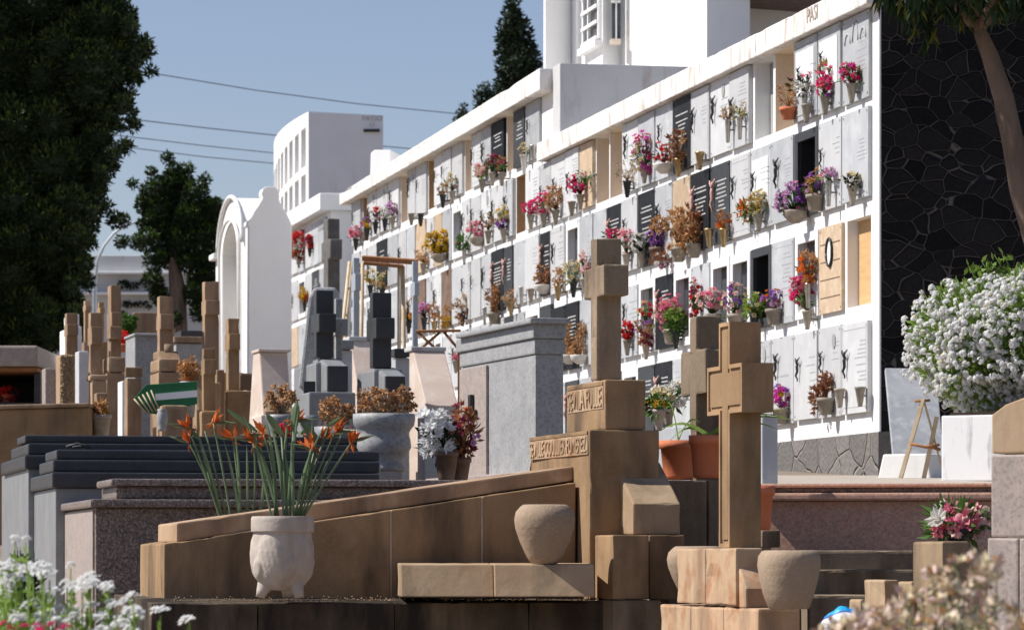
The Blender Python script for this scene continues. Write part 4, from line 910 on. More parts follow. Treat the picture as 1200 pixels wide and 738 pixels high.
block('tomb','pale blue stone box with a dark cap right of the right-hand polished grey cross','tomb',28.5,463,4,17,419,'lidg',extra=[('cap',462,5,19,408,418,'slate',-.05)])
block('tomb','pale blue stone box below the left grey cross','tomb',28.6,399,6,14,410,'lidg',extra=[('cap',398,7,17,398,409,'slatel',-.05)])
block('tomb','white marble tomb standing behind the white rose bouquet','tomb',27,497,8,30,480,'lidw')
# two pale posts (crosses) and wooden frame
def pale(label,uc,wl,wr,vt,v1,v2,Y):
    t=grave('grave_cross',label,'grave cross',uc,v2,Y,GC); m=MB(); pcross(m,uc,wl,wr,vt,v1,v2,0,Y,14,2.0,zb=gb(Y,uc)); m.build('cross',M['pole'],t,bevel=.006)
    m=MB(); c=Vector((X(uc,Y)+.03,Y+.05,0)); m.abox(c.x-.12,c.x+.16,c.y-.1,c.y+.15,gb(Y,uc),gb(Y,uc)+.25); m.build('base',M['granitel'],t,bevel=.01)
pale('slender pale grey cross at the left leg of the wooden frame',414.5,1.5,7,302,321,341,31)
pale('slender pale grey cross at the right end of the wooden frame',484,1.5,6,306,331,347,30)
Y=31.5; t=grave('wooden_scaffold','rough wooden frame of planks and poles standing among the graves below the tall niche wall','frame',455,310,Y)
zg=gb(Y,450)
m=MB(); m.hexa([P(424,306,Y),P(489,310.5,Y),P(490,309.5,Y+.5),P(425,305,Y+.5),P(424,300,Y),P(489,304.5,Y),P(490,303.5,Y+.5),P(425,299,Y+.5)]); m.build('top_plank',M['wood'],t,bevel=.006)
m=MB(); m.hexa([P(426,310.5,Y-.05),P(473,314.5,Y-.05),P(473,314,Y+.02),P(426,310,Y+.02),P(426,306.5,Y-.05),P(473,310.5,Y-.05),P(473,310,Y+.02),P(426,306,Y+.02)]); m.build('lower_plank',M['wood'],t,bevel=.004)
for (a_,b_) in (((468,312,Y),(467,470,Y)),((425,308,Y),(420,455,Y)),((472,312,Y+.1),(477,470,Y+.35)),((488,308,Y+.4),(487,470,Y+.4))):
    m=MB(); p0,p1=P(*a_),P(*b_); p1.z=min(p1.z,zg+.0) ; m.tube([p0,p1],.018,6); m.build('pole',M['woodp'],t)
Y=32; t=grave('ladder','narrow wooden ladder leaning at the left of the wooden frame','ladder',408,340,Y)
m=MB()
a0,a1=P(409.5,307,Y+.3),P(400,400,Y); b0,b1=P(412,307,Y+.5),P(404,400,Y+.35)
zg=gb(Y,405)
def ext_(p,q): 
    k=(p.z-zg)/(p.z-q.z); return p+(q-p)*k
a1,b1=ext_(a0,a1),ext_(b0,b1)
m.tube([a0,a1],.016,6); m.tube([b0,b1],.016,6); m.build('rail',M['woodp'],t)
m=MB()
for q in range(1,9): m.tube([a0.lerp(a1,q/9),b0.lerp(b1,q/9)],.012,5)
m.build('rung',M['woodp'],t)
Y=29.5; t=grave('wooden_trestle','low wooden trestle left of the granite pillar','trestle',510,390,Y); zg=gb(Y,510)
m=MB(); m.hexa([P(487,390,Y),P(540,389,Y),P(540,388.6,Y+.08),P(487,389.6,Y+.08),P(487,387,Y),P(540,386,Y),P(540,385.6,Y+.08),P(487,386.6,Y+.08)]); m.build('bar',M['wood'],t,bevel=.004)
for a_,b_ in ((489,512),(516,491),(520,538)):
    m=MB(); p0=P(a_,389,Y+.03); p1=P(b_,410,Y+.03); k=(p0.z-zg)/(p0.z-p1.z); 
    m.tube([p0,p1],.012,5); m.tube([p1,Vector((p1.x,p1.y,zg))],.012,5); m.build('leg',M['wood'],t)

# granite pillar monument
Y=24.0; t=grave('granite_monument','broad grey granite monument with three stepped courses, left of the tall sandstone cross','monument',627,500,Y)
al=16.5
m=MB(); pbox(m,627.5,86,33,415,0,Y,al,zb=gb(Y,600)); m.build('body',M['granite'],t,bevel=.008)
m=MB(); pbox(m,626.5,88,36,396.5,414.6,Y-.02,al); m.build('upper_course',M['granite'],t,bevel=.01)
m=MB(); pbox(m,625,91,39,379,396,Y-.05,al); m.build('frieze',M['granite'],t,bevel=.01)
m=MB(); pbox(m,621.5,88,47,372,378.6,Y-.12,al); m.build('cap',M['granite'],t,bevel=.012)
dR,dL=axes(al); O=(X(627.5,Y),Y); La=left(627.5,86,Y,al)
m=MB(); m.box(O,(dR,dL),-.02,.0-.002,La*.62,La,gb(Y,600),Z(418,Y)); m.build('pink_panel',M['granitep'],t,bevel=.006)
m=MB(); c=La*.80
m.box(O,(dR,dL),-.05,-.022,c-.03,c+.03,Z(498,Y),Z(452,Y)); m.box(O,(dR,dL),-.055,-.024,c-.11,c+.11,Z(477,Y),Z(471,Y)); m.build('metal_crucifix',M['bronze'],t,bevel=.004)
m=MB(); pbox(m,628,130,60,551,0,Y-.5,al,zb=gb(Y,600)); m.build('plinth',M['granitep'],t,bevel=.01)
# ------------------------------------------------------------------ polished stepped tombs, front left
def lowtomb(name,label,Y,al,uc,wl,ur,tiers,body_v,mats,cap_over=0,group='low box tombs'):
    t=grave(name,label,'tomb',uc,body_v,Y,group)
    m=MB(); pbox(m,uc,wl,ur-uc,body_v,0,Y,al,zb=gz(X(uc,Y),Y)-.2); m.build('body',M[mats[0]],t,bevel=.008)
    for (c2,l2,r2,vt,vb,dY,mm,pn) in tiers:
        m=MB(); pbox(m,c2,l2,r2-c2,vt,vb,Y+dY,al); m.build(pn,M[mm],t,bevel=.012)
    return t
# uc, wl px; tiers follow the body
lowtomb('stepped_tomb','dark polished tomb with a stepped lid, the farther of the two at the left',22.6,12,33,31,440,
 [(29,28,440,533,549,-.05,'slate','lid_course'),(33,20,440,519,532.5,.12,'slate','lid_course'),(29,9,440,509.5,518.5,.25,'slate','lid_top')],549,('slatel',))
lowtomb('stepped_tomb','dark polished tomb with a stepped lid, the nearer of the two at the left',21.2,12,65,30,445,
 [(61,28,445,553,571,-.05,'slate','lid_course'),(62,16,445,538.5,552.5,.12,'slate','lid_course'),(66,13,445,526.5,538,.25,'slate','lid_top')],571.5,('slatel',))
t=lowtomb('granite_tomb','brown speckled granite tomb with two coped tiers behind the sloping sandstone slab',19.6,12,112,40,600,
 [(106,39,600,584.5,594,-.08,'graniteb','lower_coping'),(136,17,592,569.5,584,.35,'graniteb','upper_box'),(130,17,592,560.5,569,.28,'graniteb','upper_coping')],594.5,('graniteb',))
m=MB(); a=left(112,40,19.6,12); m.box((X(112,19.6),19.6),axes(12),-.01,-.002,.06,a-.02,gz(X(112,19.6),19.6)-.2,Z(597,19.6)); m.build('end_panel',M['granitep'],t)
# small ring ornament on the near tomb
m=MB(); c=P(90,526,21.6); m.tube([c+Vector((-.06,0,.012)),c+Vector((0,.02,.03)),c+Vector((.07,0,.012))],.01,6); m.tube([c+Vector((-.02,-.02,.01)),c+Vector((.05,.03,.02)),c+Vector((.09,.0,.0))],.008,6)
tag(m.build('fallen_ornament',M['iron'],None),'small dark metal ornament lying on the nearer stepped tomb','ornament')
# ------------------------------------------------------------------ tall sandstone cross and its tomb
Y=18.0; AL=14
t1=grave('cross_monument','tall smooth sandstone cross on two inscribed blocks with a long sloping tomb slab','cross monument',720,660,Y,'sandstone cross monuments')
def part(fn,name,mt,bev=.012,par=None,rough=.004): m=MB(); fn(m); return m.build(name,M[mt],par,bevel=bev,chip=.007 if bev else 0)
part(lambda m:pcross(m,698.9,7,29.5,278.5,312,348,445,Y+.22,AL,7.7),'cross','sandg',.010,t1)
ub=part(lambda m:pbox(m,709,45,48,444.4,503.2,Y+.04,AL),'inscribed_block','sand',.010,t1)
lb=part(lambda m:pbox(m,691,71,82,503.4,702,Y,AL),'inscribed_base','sand',.010,t1)
# raised lettering with a groove above
def inscr(uc,wl,v0,v1,Yb,body,par,size):
    dR,dL=axes(AL); a=left(uc,wl,Yb,AL); O=(X(uc,Yb),Yb)
    z0=Z(v1,Yb+a*.4); z1=Z(v0,Yb+a*.4)
    m=MB(); m.box(O,(dR,dL),-.006,-.001,.03,a-.03,z1+.008,z1+.026); m.build('moulding',M['sand'],par,bevel=.003)
    # deeper coloured ground behind the letters
    m=MB(); m.box(O,(dR,dL),-.003,-.0005,.03,a-.03,z0-.012,z1+.006); m.build('letter_ground',M['sandr'],par)
    tx=txt(body,1,M['sandl'],par,'raised_lettering',(0,0,0),(-dL[0],-dL[1],0),(0,0,1),.012)
    me=tx.data; off=Vector(par['_w']); xs_=[]; zs_=[]
    for v in me.vertices:
        w=v.co+off; xs_.append(-(w.x*dL[0]+w.y*dL[1])); zs_.append(w.z)
    x0,x1,zz0,zz1=min(xs_),max(xs_),min(zs_),max(zs_)
    for v in me.vertices:
        w=v.co+off; s=-(w.x*dL[0]+w.y*dL[1]); nrm=w.x*dR[0]+w.y*dR[1]
        b=a-.045-(s-x0)/(x1-x0)*(a-.09); z=z0+(w.z-zz0)/(zz1-zz0)*(z1-z0)
        v.co=Vector((O[0]+dL[0]*b+dR[0]*(nrm*.35-.005),O[1]+dL[1]*b+dR[1]*(nrm*.35-.005),z))-off
inscr(709,45,456,478,Y+.04,'SEVILA FULLE',ub,1)
inscr(691,71,514,532,Y,'SEVILLE COULLIER FUMEREZ',lb,1)
part(lambda m:wedge(m,742,55.5,626,590,541,21,.25,Y-.17,AL),'sloping_buttress','sandl',.010,t1)
part(lambda m:(pbox(m,718,26,42.6,626.4,702,Y-.30,AL),pbox(m,761,5,41.5,626.4,702,Y-.19,AL,deep=.3)),'lower_block','sand',.008,t1)
part(lambda m:pbox(m,718.5,30,57,703,0,Y-.32,AL,zb=EZ-1.1),'footing','sandg',.010,t1)
# sloping slab
a10=AL
Ys=17.72; O=(X(192,Ys),Ys); dR,dL=axes(a10)
Lr=right(192,483,Ys,a10); dep=left(192,28,Ys,a10)
def at(uu,YY0,uc0): return right(uc0,uu-uc0,YY0,a10)
gs=lambda t:(lambda p:(O[0]+dR[0]*p[0]+dL[0]*t,O[1]+dR[1]*p[0]+dL[1]*t,p[1]))
zb=EZ-.24
def zat(u,v):
    b=right(192,u-192,Ys,a10); return b,Z(v,Ys+b*math.sin(R(a10)))
cuts=[192,350,458,565,675]; vt=lambda u:637+(565-637)*(u-192)/(675-192)
sw=MB()
for u0_,u1_ in zip(cuts,cuts[1:]):
    b0,z0_=zat(u0_,vt(u0_)) if u0_>192 else (0,Z(637,Ys)); b1,z1_=zat(u1_,vt(u1_))
    sw.prism([(b0+.001,zb),(b1-.001,zb),(b1-.001,z1_),(b0+.001,z0_)],gs(0),gs(dep))
mj=MB()
for u_ in cuts[1:-1]:
    b_,z_=zat(u_,vt(u_)); mj.box(O,(dR,dL),b_-.0035,b_+.0035,-.0015,dep-.01,zb,z_-.006)
mj.build('mortar_joints',M['mortar'],t1,rough=.002)
sw.build('slab_wall',M['sand'],t1,bevel=.007,chip=.006)
Ys2=Ys+.12; b0=X(207,Ys2)-X(192,Ys)
m=MB(); O2=(X(207,Ys2),Ys2); g2=lambda t:(lambda p:(O2[0]+dR[0]*p[0]+dL[0]*t,O2[1]+dR[1]*p[0]+dL[1]*t,p[1]))
Lc=right(207,465,Ys2,a10); Ye=Ys2+Lc*math.sin(R(a10)); dep2=left(207,22,Ys2,a10)
m.prism([(0,Z(635,Ys2)),(Lc,Z(563,Ye)),(Lc,Z(546,Ye)),(0,Z(613,Ys2))],g2(0),g2(dep2)); m.build('sloping_coping',M['sandx'],t1,bevel=.009,chip=.006)
# ledge in front with weathered top
Yl=17.33; O3=(X(177,Yl),Yl); Ll=right(177,541,Yl,a10); 
g3=lambda t:(lambda p:(O3[0]+dR[0]*t,O3[1]+dR[1]*t,p[1])) 
m=MB(); fl=lambda bb:(lambda p:(O3[0]+dL[0]*p[0]+dR[0]*bb,O3[1]+dL[1]*p[0]+dR[1]*bb,p[1]))
dl=left(177,37,Yl,a10)
cut=[0,.5,1.15,1.8,Ll]
for c0,c1 in zip(cut,cut[1:]):
    m.prism([(0,EZ-1.2),(0,Z(707,Yl)),(.36,Z(701.5,Yl)),(dl+.2,Z(699,Yl)),(dl+.2,EZ-1.2)],fl(c0+.001),fl(c1-.001))
m.build('ledge',M['stained'],t1,bevel=.006,chip=.007)
# step kerb carrying the urn
Yk=17.52; m=MB()
for (u0_,u1_) in ((470,579),(579.8,697)):
    Ok=(X(u0_,Yk),Yk); Lk=right(u0_,u1_-u0_,Yk,4)
    ak=axes(4); fk=lambda bb:(lambda p:(Ok[0]+ak[1][0]*p[0]+ak[0][0]*bb,Ok[1]+ak[1][1]*p[0]+ak[0][1]*bb,p[1]))
    m.prism([(0,Z(699,Yk)),(.050,Z(661,Yk)),(.42,Z(659.5,Yk)),(.42,Z(699,Yk))],fk(0),fk(Lk))
m.build('step',M['sandl'],t1,bevel=.006,chip=.002)
# ------------------------------------------------------------------ clay urns
def urn(label,u,vt,vb,wpx,Y,prof,mt='clay'):
    s=S(Y); c=P(u,vb,Y); h=(vb-vt)/s
    m=MB(); m.lathe([(r/s,z*h) for r,z in prof],c,40)
    o=m.build('clay_urn',M[mt],None,rough=.006); return tag(o,label,'urn','sandy clay urns')
pr=[(15,0),(17,.02),(22,.15),(29,.38),(34,.60),(35.3,.75),(33.5,.88),(28,.97),(25,1.0),(22,1.0),(20,.9)]
urn('round sandy clay urn standing on the step before the sloping slab',638,591,660,70,17.66,pr)
pr2=[(22,0),(24,.02),(30,.25),(34,.5),(37,.75),(36,.9),(32,.985),(29,1),(26,1),(24,.9)]
urn('large sandy clay urn at the foot of the nearest cross',925,644.5,713.5,74,15.45,pr2)
urn('clay urn half hidden behind the reddish block of the nearest cross',817,640,700,48,17.5,pr)
# dead petals and grit on the ledge and step
m=MB()
for i in range(260):
    u=rnd.uniform(200,690); Yd=Yl+.02+rnd.random()**2*.30+max(0,(u-177)/541)*.50; z=Z(704,Yl)-.006+ (Yd-Yl-(u-177)/541*.5)*.06
    c=Vector((X(u,Yd),Yd,z+.004)); 
    if rnd.random()<.5: m.leaf(c,rv()*Vector((1,1,.2)),Vector((0,0,1))+rv(.4),rnd.uniform(.008,.022),rnd.uniform(.006,.012),0,.4)
    else: m.lathe([(.002,-.004),(rnd.uniform(.004,.008),0),(.002,.005)],c,5,1,False)
o=m.build('fallen_petals',[M['dry'],M['sandg']]); o['kind']='stuff'; o['label']='dead petals and grit scattered on the ledge before the sloping slab'; o['category']='litter'
# ------------------------------------------------------------------ nearest cross
Y=16.0; AL2=14
t2=grave('cross_monument','nearest brown sandstone cross with a carved inset face on reddish blocks','cross monument',850,690,Y,'sandstone cross monuments')
part(lambda m:pcross(m,854.8,12.3,37,376.7,427,484,641,Y+.02,AL2,11.5,inset=True),'cross','sand',0,t2,0)
part(lambda m:pbox(m,893,1,22,621,641,Y+.35,AL2,deep=.2),'small_block','sandg',.008,t2)
part(lambda m:psplit(m,862,69,32,642,709,Y-.16,AL2,2),'upper_block','sandr',.008,t2)
part(lambda m:wedge(m,874,30,712,689.5,645,12,.12,Y-.25,AL2),'sloping_buttress','sandr',.008,t2)
part(lambda m:psplit(m,888,115,50,712.5,0,Y-.42,AL2,3,zb=EZ-1.2),'footing','sandr',.012,t2)
# rough brown cross behind
Y=19.0
t3=grave('cross_monument','rough brown stone cross standing behind the nearest cross among terracotta pots','cross monument',820,560,Y,'sandstone cross monuments')
part(lambda m:pcross(m,815.5,7.6,30.5,370,409.6,462,640,Y,14,9,zb=gz(1,Y)-.1),'cross','sandg',.012,t3,.008)
part(lambda m:(pbox(m,806,18,8,563,577,Y-.15,14,deep=.3),pbox(m,830,14,14,562,640,Y-.05,14,deep=.3,zb=gz(1,Y)-.1)),'base','sandg',.012,t3,.008)
# pale tomb behind
Y=21.6
t=grave('tomb','pale grey stone tomb behind the terracotta pots, carrying a white bouquet','tomb',850,500,Y)
m=MB(); pbox(m,893,124,19,487,0,Y,14,zb=gz(1.6,Y)-.3); m.build('body',M['lidg'],t,bevel=.012)
# terracotta pots
def pot(label,u,vt,vb,w,Y,leaf=None):
    s=S(Y); c=P(u,vb,Y); h=(vb-vt)/s; r=w/2/s
    t=thing('terracotta_pot',label,'flower pot',tuple(c),'terracotta pots behind the crosses')
    m=MB(); m.lathe([(r*.74,0),(r*.77,.02),(r*.90,h*.78),(r*1.0,h*.79),(r*1.0,h),(r*.88,h),(r*.84,h*.8)],c,32); m.build('pot_body',M['terra'],t)
    m=MB(); m.lathe([(r*.84,h*.86),(.001,h*.9)],c,20,cap=False); m.build('soil',M['soil'],t)
    if leaf:
        m=MB()
        for (du,dv) in leaf:
            top=P(u+du,vt+dv,Y+rnd.uniform(-.1,.1)); b0=c+Vector((0,0,h)); n_=6; pts=[]
            for q in range(n_+1):
                k=q/n_; pts.append(b0.lerp(top,k)+Vector((0,0,math.sin(k*math.pi)*.05)))
            for q in range(n_):
                w_=.010*(1-q/n_)+.002; w2=.010*(1-(q+1)/n_)+.001; up=Vector((.2,.3,1))*1
                m.add([pts[q]-up*w_,pts[q+1]-up*w2,pts[q+1]+up*w2,pts[q]+up*w_],[(0,1,2,3)])
        m.build('strap_leaves',M['lf_fresh'],t)
pot('left terracotta pot, between the stepped block and the rough brown cross',795,516,562,46,18.9,[(25,-22),(10,-40),(-12,-45)])
pot('terracotta pot between the rough brown cross and the nearest cross',830,510,560,46,18.35,[(-60,-4),(100,-18),(95,-28),(80,-8),(-45,6),(88,-22)])
pot('terracotta pot hidden low behind the shaft of the nearest cross',886,569,621,44,17.6)
m=MB(); pbox(m,783,6,46,562.6,0,18.7,14,zb=gz(.8,18.7)-.2,deep=.35); o=m.build('pot_plinth',M['sandg'],None,bevel=.01,rough=.006); tag(o,'rough stone ledge under the left terracotta pots','stone ledge')
m=MB(); pbox(m,868,4,36,621.5,0,17.4,14,zb=gz(.9,17.4)-.2,deep=.35); o=m.build('pot_plinth',M['sandg'],None,bevel=.01,rough=.006); tag(o,'rough stone ledge under the hidden terracotta pot','stone ledge')
arrangement('flower_bouquet','white bouquet with red and yellow flowers on the pale grey tomb behind the pots','flowers',P(783,464,21.4),.10,.08,[('p_white',6),('p_cream',1)],46,.034,('cone','vstone',.12),P(783,484,21.4)+Vector((0,0,.05)),'lf_mid',30,.06)
arrangement('flower_bouquet','red and yellow blossoms at the left of the white bouquet','flowers',P(768,476,21.2),.07,.07,[('p_pink',2),('p_gold',2),('lf_mid',3),('p_purple',1)],30,.026,('cone','vstone',.12),P(772,488,21.2)+Vector((0,0,.04)),'lf_mid',50,.05)
# ------------------------------------------------------------------ red granite tomb and steps at the right
Y=19.4
t=grave('granite_tomb','long reddish brown granite tomb with a double coping, below the pale path','tomb',1030,610,Y,'low box tombs')
m=MB(); pbox(m,885,0,285,587,0,Y,-10,zb=gz(.9,Y)-.4,deep=1.0); m.build('body',M['graniter'],t,bevel=.006)
m=MB(); pbox(m,880,0,290,577.5,586.6,Y-.05,-10,deep=1.1); m.build('lower_coping',M['graniter'],t,bevel=.012)
m=MB(); pbox(m,884,0,290,571.5,577,Y+.12,-10,deep=.9); m.build('upper_box',M['graniteb'],t,bevel=.006)
m=MB(); pbox(m,880,0,296,566.5,571.2,Y+.08,-10,deep=1.0); m.build('upper_coping',M['graniter'],t,bevel=.010)
t=grave('stone_steps','three low worn stone steps before the reddish granite tomb','steps',1010,690,18,None)
for i,(u0_,u1_,vt_,Y_) in enumerate(((940,1072,644.5,18.6),(945,1072,667,18.2),(948,1066,697,17.7))):
    m=MB(); pbox(m,u0_,4,u1_-u0_,vt_,0,Y_,2,zb=EZ-1.1,deep=.5); m.build('step',M['sandg'],t,bevel=.014,chip=.008)
def sblock(label,Y,uc,wl,wr,vt,mt='sandl',zb=None):
    t=grave('stone_block',label,'stone block',uc,vt,Y,'small stone blocks at the lower right'); m=MB(); pbox(m,uc,wl,wr,vt,0,Y,14,zb=gz(X(uc,Y),Y)-.2); m.build('stone',M[mt],t,bevel=.010,chip=.007); return t
sblock('small pale block with a shaded right side on the steps',16.9,1036,24,17,679)
sblock('pale block touching the tall block below the pink and white flowers',17.2,1068,16,8,681)
sblock('lowest small pale block in front of the steps',16.3,1008,14,6,702)
sblock('tall square block carrying the pink and white flowers',16.6,1104.5,35,32,634)
arrangement('flower_bouquet','pink and white lilies with green leaves on the tall square block at the right','flowers',P(1123,611,16.9),.135,.095,[('p_white',5),('p_pale',3),('p_pink',1),('p_hot',1)],40,.054,('bowl','vdark',.06),P(1123,633,16.9)+Vector((0,0,.05)),'lf_mid',110,.08)
# right-hand rough pillar
Y=14.2
t=grave('stone_pillar','pinkish speckled stone pillar of three blocks cut by the right edge of the picture','pillar',1180,600,Y)
PA_=-38; dR,dL=axes(PA_)
m=MB(); uc=1162; b=.42; a=.5; Oq=(X(uc,Y),Y); gq=lambda tt:(lambda p:(Oq[0]+dR[0]*p[0]+dL[0]*tt,Oq[1]+dR[1]*p[0]+dL[1]*tt,p[1]))
m.prism([(0,Z(532,Y)),(b,Z(532,Y)),(b,Z(449,Y)),(.17,Z(463,Y)),(.06,Z(474,Y)),(0,Z(486,Y))],gq(0),gq(a)); m.build('top_block',M['sandr'],t,bevel=.008,rough=.005)
def pil(m,uc,vt,vb,Y,w_): m.box((X(uc,Y),Y),axes(PA_),0,w_,0,.5,Z(vb,Y) if vb else EZ-1.3,Z(vt,Y))
m=MB(); pil(m,1161,533,629,Y-.01,.43); m.build('middle_block',M['granitep'],t,bevel=.008,rough=.005)
m=MB(); pil(m,1157,630,0,Y-.04,.135); m.box((X(1157,Y-.04),Y-.04),axes(PA_),.139,.45,0,.5,EZ-1.3,Z(630,Y)); m.build('lower_block',M['granitep'],t,bevel=.008,rough=.005)
# ------------------------------------------------------------------ right side on the path: planter, bush, slab, block, easel
Y=23.5
t=grave('planter','tall square white planter with grey streaks under the white flowering bush','planter',1150,540,Y)
m=MB(); dR,dL=axes(-32); O=(X(1103,Y),Y); w_=.62
m.box(O,(dR,dL),0,w_,0,.6,gz(O[0],Y),Z(487,Y)); o=m.build('planter_box',mat('streaked_white_paint',(.78,.78,.78),(.76,.76,.76),3,.7,.1,20,dirt=(.33,.33,.34),dscale=16,dlo=.56,dhi=.8),t,bevel=.01)
m=MB(); m.box(O,(dR,dL),.04,w_-.04,.04,.56,Z(487,Y)+.001,Z(487,Y)+.02); m.build('soil',M['soil'],t)
def whitebush(name,label,cat,c,rad,nh,hr,nl,ll,leaf,flower,core=True,flat=1.0,mask=None,cw=None):
    t=thing(name,label,cat,tuple(c-Vector((0,0,rad[2]))))
    if mask is None: mask=lambda p: True
    l=MB(); f=MB()
    for i in range(nl):
        d=rv(); 
        if d.length<.5: d=d.normalized()*rnd.uniform(.6,1)
        p=c+Vector((d.x*rad[0],d.y*rad[1],d.z*rad[2])); bump=mnoise.noise(p*4)*.1; p+=d*bump
        l.leaf(p,(d*.8+rv(.8)+Vector((0,0,.3))),rv(),ll*rnd.uniform(.6,1.3),ll*.34,0,bend=.3)
    for i in range(nh):
        d=rv().normalized()
        if d.y>.45: d.y=-d.y
        p=c+Vector((d.x*rad[0],d.y*rad[1],d.z*rad[2]))*rnd.uniform(.93,1.08); bump=mnoise.noise(p*4)*.1; p+=d*bump
        up=(d+Vector((0,0,.4))).normalized(); r=hr*rnd.uniform(.6,1.25)
        for q in range(15):
            dd=rv().normalized(); dd=(dd+up*.8).normalized(); pp=p+dd*r*rnd.uniform(.55,.8)
            sa=dd.cross(Vector((.2,.4,.9))).normalized(); sb=dd.cross(sa); k5=5; th0=rnd.random()*6.3; rr=r*.40; vs_=[pp+dd*rr*.15]
            for z5 in range(k5*2):
                an=th0+math.pi*z5/k5; vs_.append(pp+(sa*math.cos(an)+sb*math.sin(an))*rr*(1 if z5%2==0 else .55))
            f.add(vs_,[(0,1+z5,1+(z5+1)%(k5*2)) for z5 in range(k5*2)],0 if rnd.random()>.05 else 1)
    l.build('foliage',M[leaf],t); f.build('flower_heads',[M[flower],M['p_cream']],t)
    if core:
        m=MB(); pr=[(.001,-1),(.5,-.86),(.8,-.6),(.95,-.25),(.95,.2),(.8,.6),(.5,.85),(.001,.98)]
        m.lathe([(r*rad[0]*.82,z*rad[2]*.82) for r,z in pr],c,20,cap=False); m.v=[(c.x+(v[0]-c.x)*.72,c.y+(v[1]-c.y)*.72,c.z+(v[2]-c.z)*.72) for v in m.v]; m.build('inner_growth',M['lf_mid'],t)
    return t
whitebush('flowering_bush','rounded bush full of white flower clusters growing from the white planter','bush',P(1212,406,23.9)+Vector((0,0,0)),(.78,.52,.475),2500,.029,15000,.055,'lf_fresh','p_pwhite')
m=MB()
for (u,v) in ((1135,312),(1150,305),(1165,298),(1178,303),(1142,322),(1160,318)):
    m.tube([P(u+20,v+40,23.9),P(u+8,v+14,23.9),P(u,v,23.9)],[.006,.004,.002],4)
    for q in range(14): m.leaf(P(u+rnd.uniform(-3,14),v+rnd.uniform(-3,20),23.9),rv(),rv(),.06,.028)
tag(m.build('bush_sprigs',M['lf_fresh'],None),'loose leafy green sprigs rising above the white flowering bush','sprigs')
Y=26.2
t=grave('marble_slab','grey veined marble slab leaning against the black lava wall','marble slab',1070,480,Y)
zl=gz(X(1060,Y),Y)
m=MB(); zt_=Z(431,Y)
q0=Vector((X(1049,Y),Y,zl)); q1=Vector((X(1110,Y),Y+.1,zl)); q2=Vector((X(1100,Y)+.0,Y+1.2,zt_+.14)); q3=Vector((X(1037,Y)-.0,Y+1.1,zt_+.14))
# leaning back by about a metre
kk=(Y+1.1)/Y; q3=Vector((X(1037.5,Y+1.1),Y+1.1,Z(431,Y+1.1))); q2=Vector((X(1097,Y+1.2),Y+1.2,Z(431.5,Y+1.2)))
n_=((q1-q0).cross(q3-q0)).normalized()*.03
m.hexa([q0,q1,q1+n_*-1,q0-n_,q3,q2,q2-n_,q3-n_]); m.build('slab',M['greyslab'] if 'greyslab' in M else mat('grey_veined_marble',(.40,.41,.43),(.30,.31,.33),3,.5,.1,20,c3=(.46,.47,.48),dirt=(.2,.2,.21),dscale=4),t,bevel=.004)
Y=25.4
t=grave('white_kerb_block','low whitewashed concrete block with a slanted end at the foot of the leaning slab','concrete block',1060,545,Y)
m=MB(); a0=X(1027,Y); a1=X(1087,Y); a2=X(1106,Y)+.1; zl=gz(a0,Y)-.03; zt_=Z(532,Y)
m.prism([(a0,zl),(a1,zl),(a1-.03,zt_),(a0+.04,zt_)],lambda p:(p[0],Y-(p[0]-a0)*.62,p[1]),lambda p:(p[0]+.2,Y+.38-(p[0]-a0)*.62,p[1])); m.build('block',M['whitec'],t,bevel=.012,rough=.005)
m=MB(); m.abox(a1-.1,a2,Y+.02,Y+.4,zl,zt_-.012); m.build('end_block',M['whitec'],t,bevel=.012)
Y=24.9
t=grave('wooden_stand','small pale wooden stand with crossed legs before the leaning slab','wooden stand',1085,500,Y)
zl=gz(X(1070,Y),Y)
def leg(m,u0_,v0_,u1_,v1_,r=.013):
    p0,p1=P(u0_,v0_,Y),P(u1_,v1_,Y); k=(p0.z-zl)/(p0.z-p1.z); m.tube([p0,p0+(p1-p0)*k],r,4,0,False)
m=MB(); leg(m,1082,467,1064,530,.018); m.build('leg',M['woodp'],t)
m=MB(); leg(m,1098,488,1089,530,.016); m.build('leg',M['woodp'],t)
m=MB(); leg(m,1083,470,1099,530,.010); m.build('leg',M['woodp'],t)
m=MB(); m.tube([P(1067,520,Y-.03),P(1086,524,Y-.03),P(1101,521,Y-.03)],.011,5); m.tube([P(1086,522,Y-.02),P(1102,527,Y-.02)],.012,5); m.build('crossbar',M['wood'],t)
m=MB(); m.tube([P(1072,470,Y),P(1090,469,Y)],.010,5); m.build('top_bar',M['wood'],t)

# ------------------------------------------------------------------ strelitzia pot
Y=17.45; s=S(Y)
t=thing('strelitzia_pot','pale cast pot with leaf relief and three feet holding orange bird of paradise flowers','flower pot',tuple(P(331,700,Y)))
c=P(331,699.5,Y); h=94.5/s
def relief(a,z):
    k=z/h
    if k>.78 or k<.16: return 1
    h_=0
    for ac,kc,wa,wk,tl in RL:
        da=(a-ac+math.pi)%(2*math.pi)-math.pi; da=da+tl*(k-kc); q=math.sqrt((da/wa)**2+((k-kc)/wk)**2)
        if q<1: h_=max(h_,.075*min(1,(1-q)*3.2)*(1-.25*math.cos(da/wa*9)**8))
    return 1+h_
RL=[]
for i_ in range(5):
    a0_=math.pi*2*i_/5+R(250); RL+=[(a0_%(2*math.pi),.50,.50,.30,.5),((a0_+.62)%(2*math.pi),.34,.30,.18,-1.2)]
prof=[(.001,.08),(19,.09),(27,.155),(32.5,.27),(35.2,.42),(35.8,.55),(35,.68),(34.5,.78),(34.2,.80),(37,.81),(37.3,.86),(37.2,.97),(36.2,1.0),(32.5,1.0),(31.5,.93)]
pp_=[]
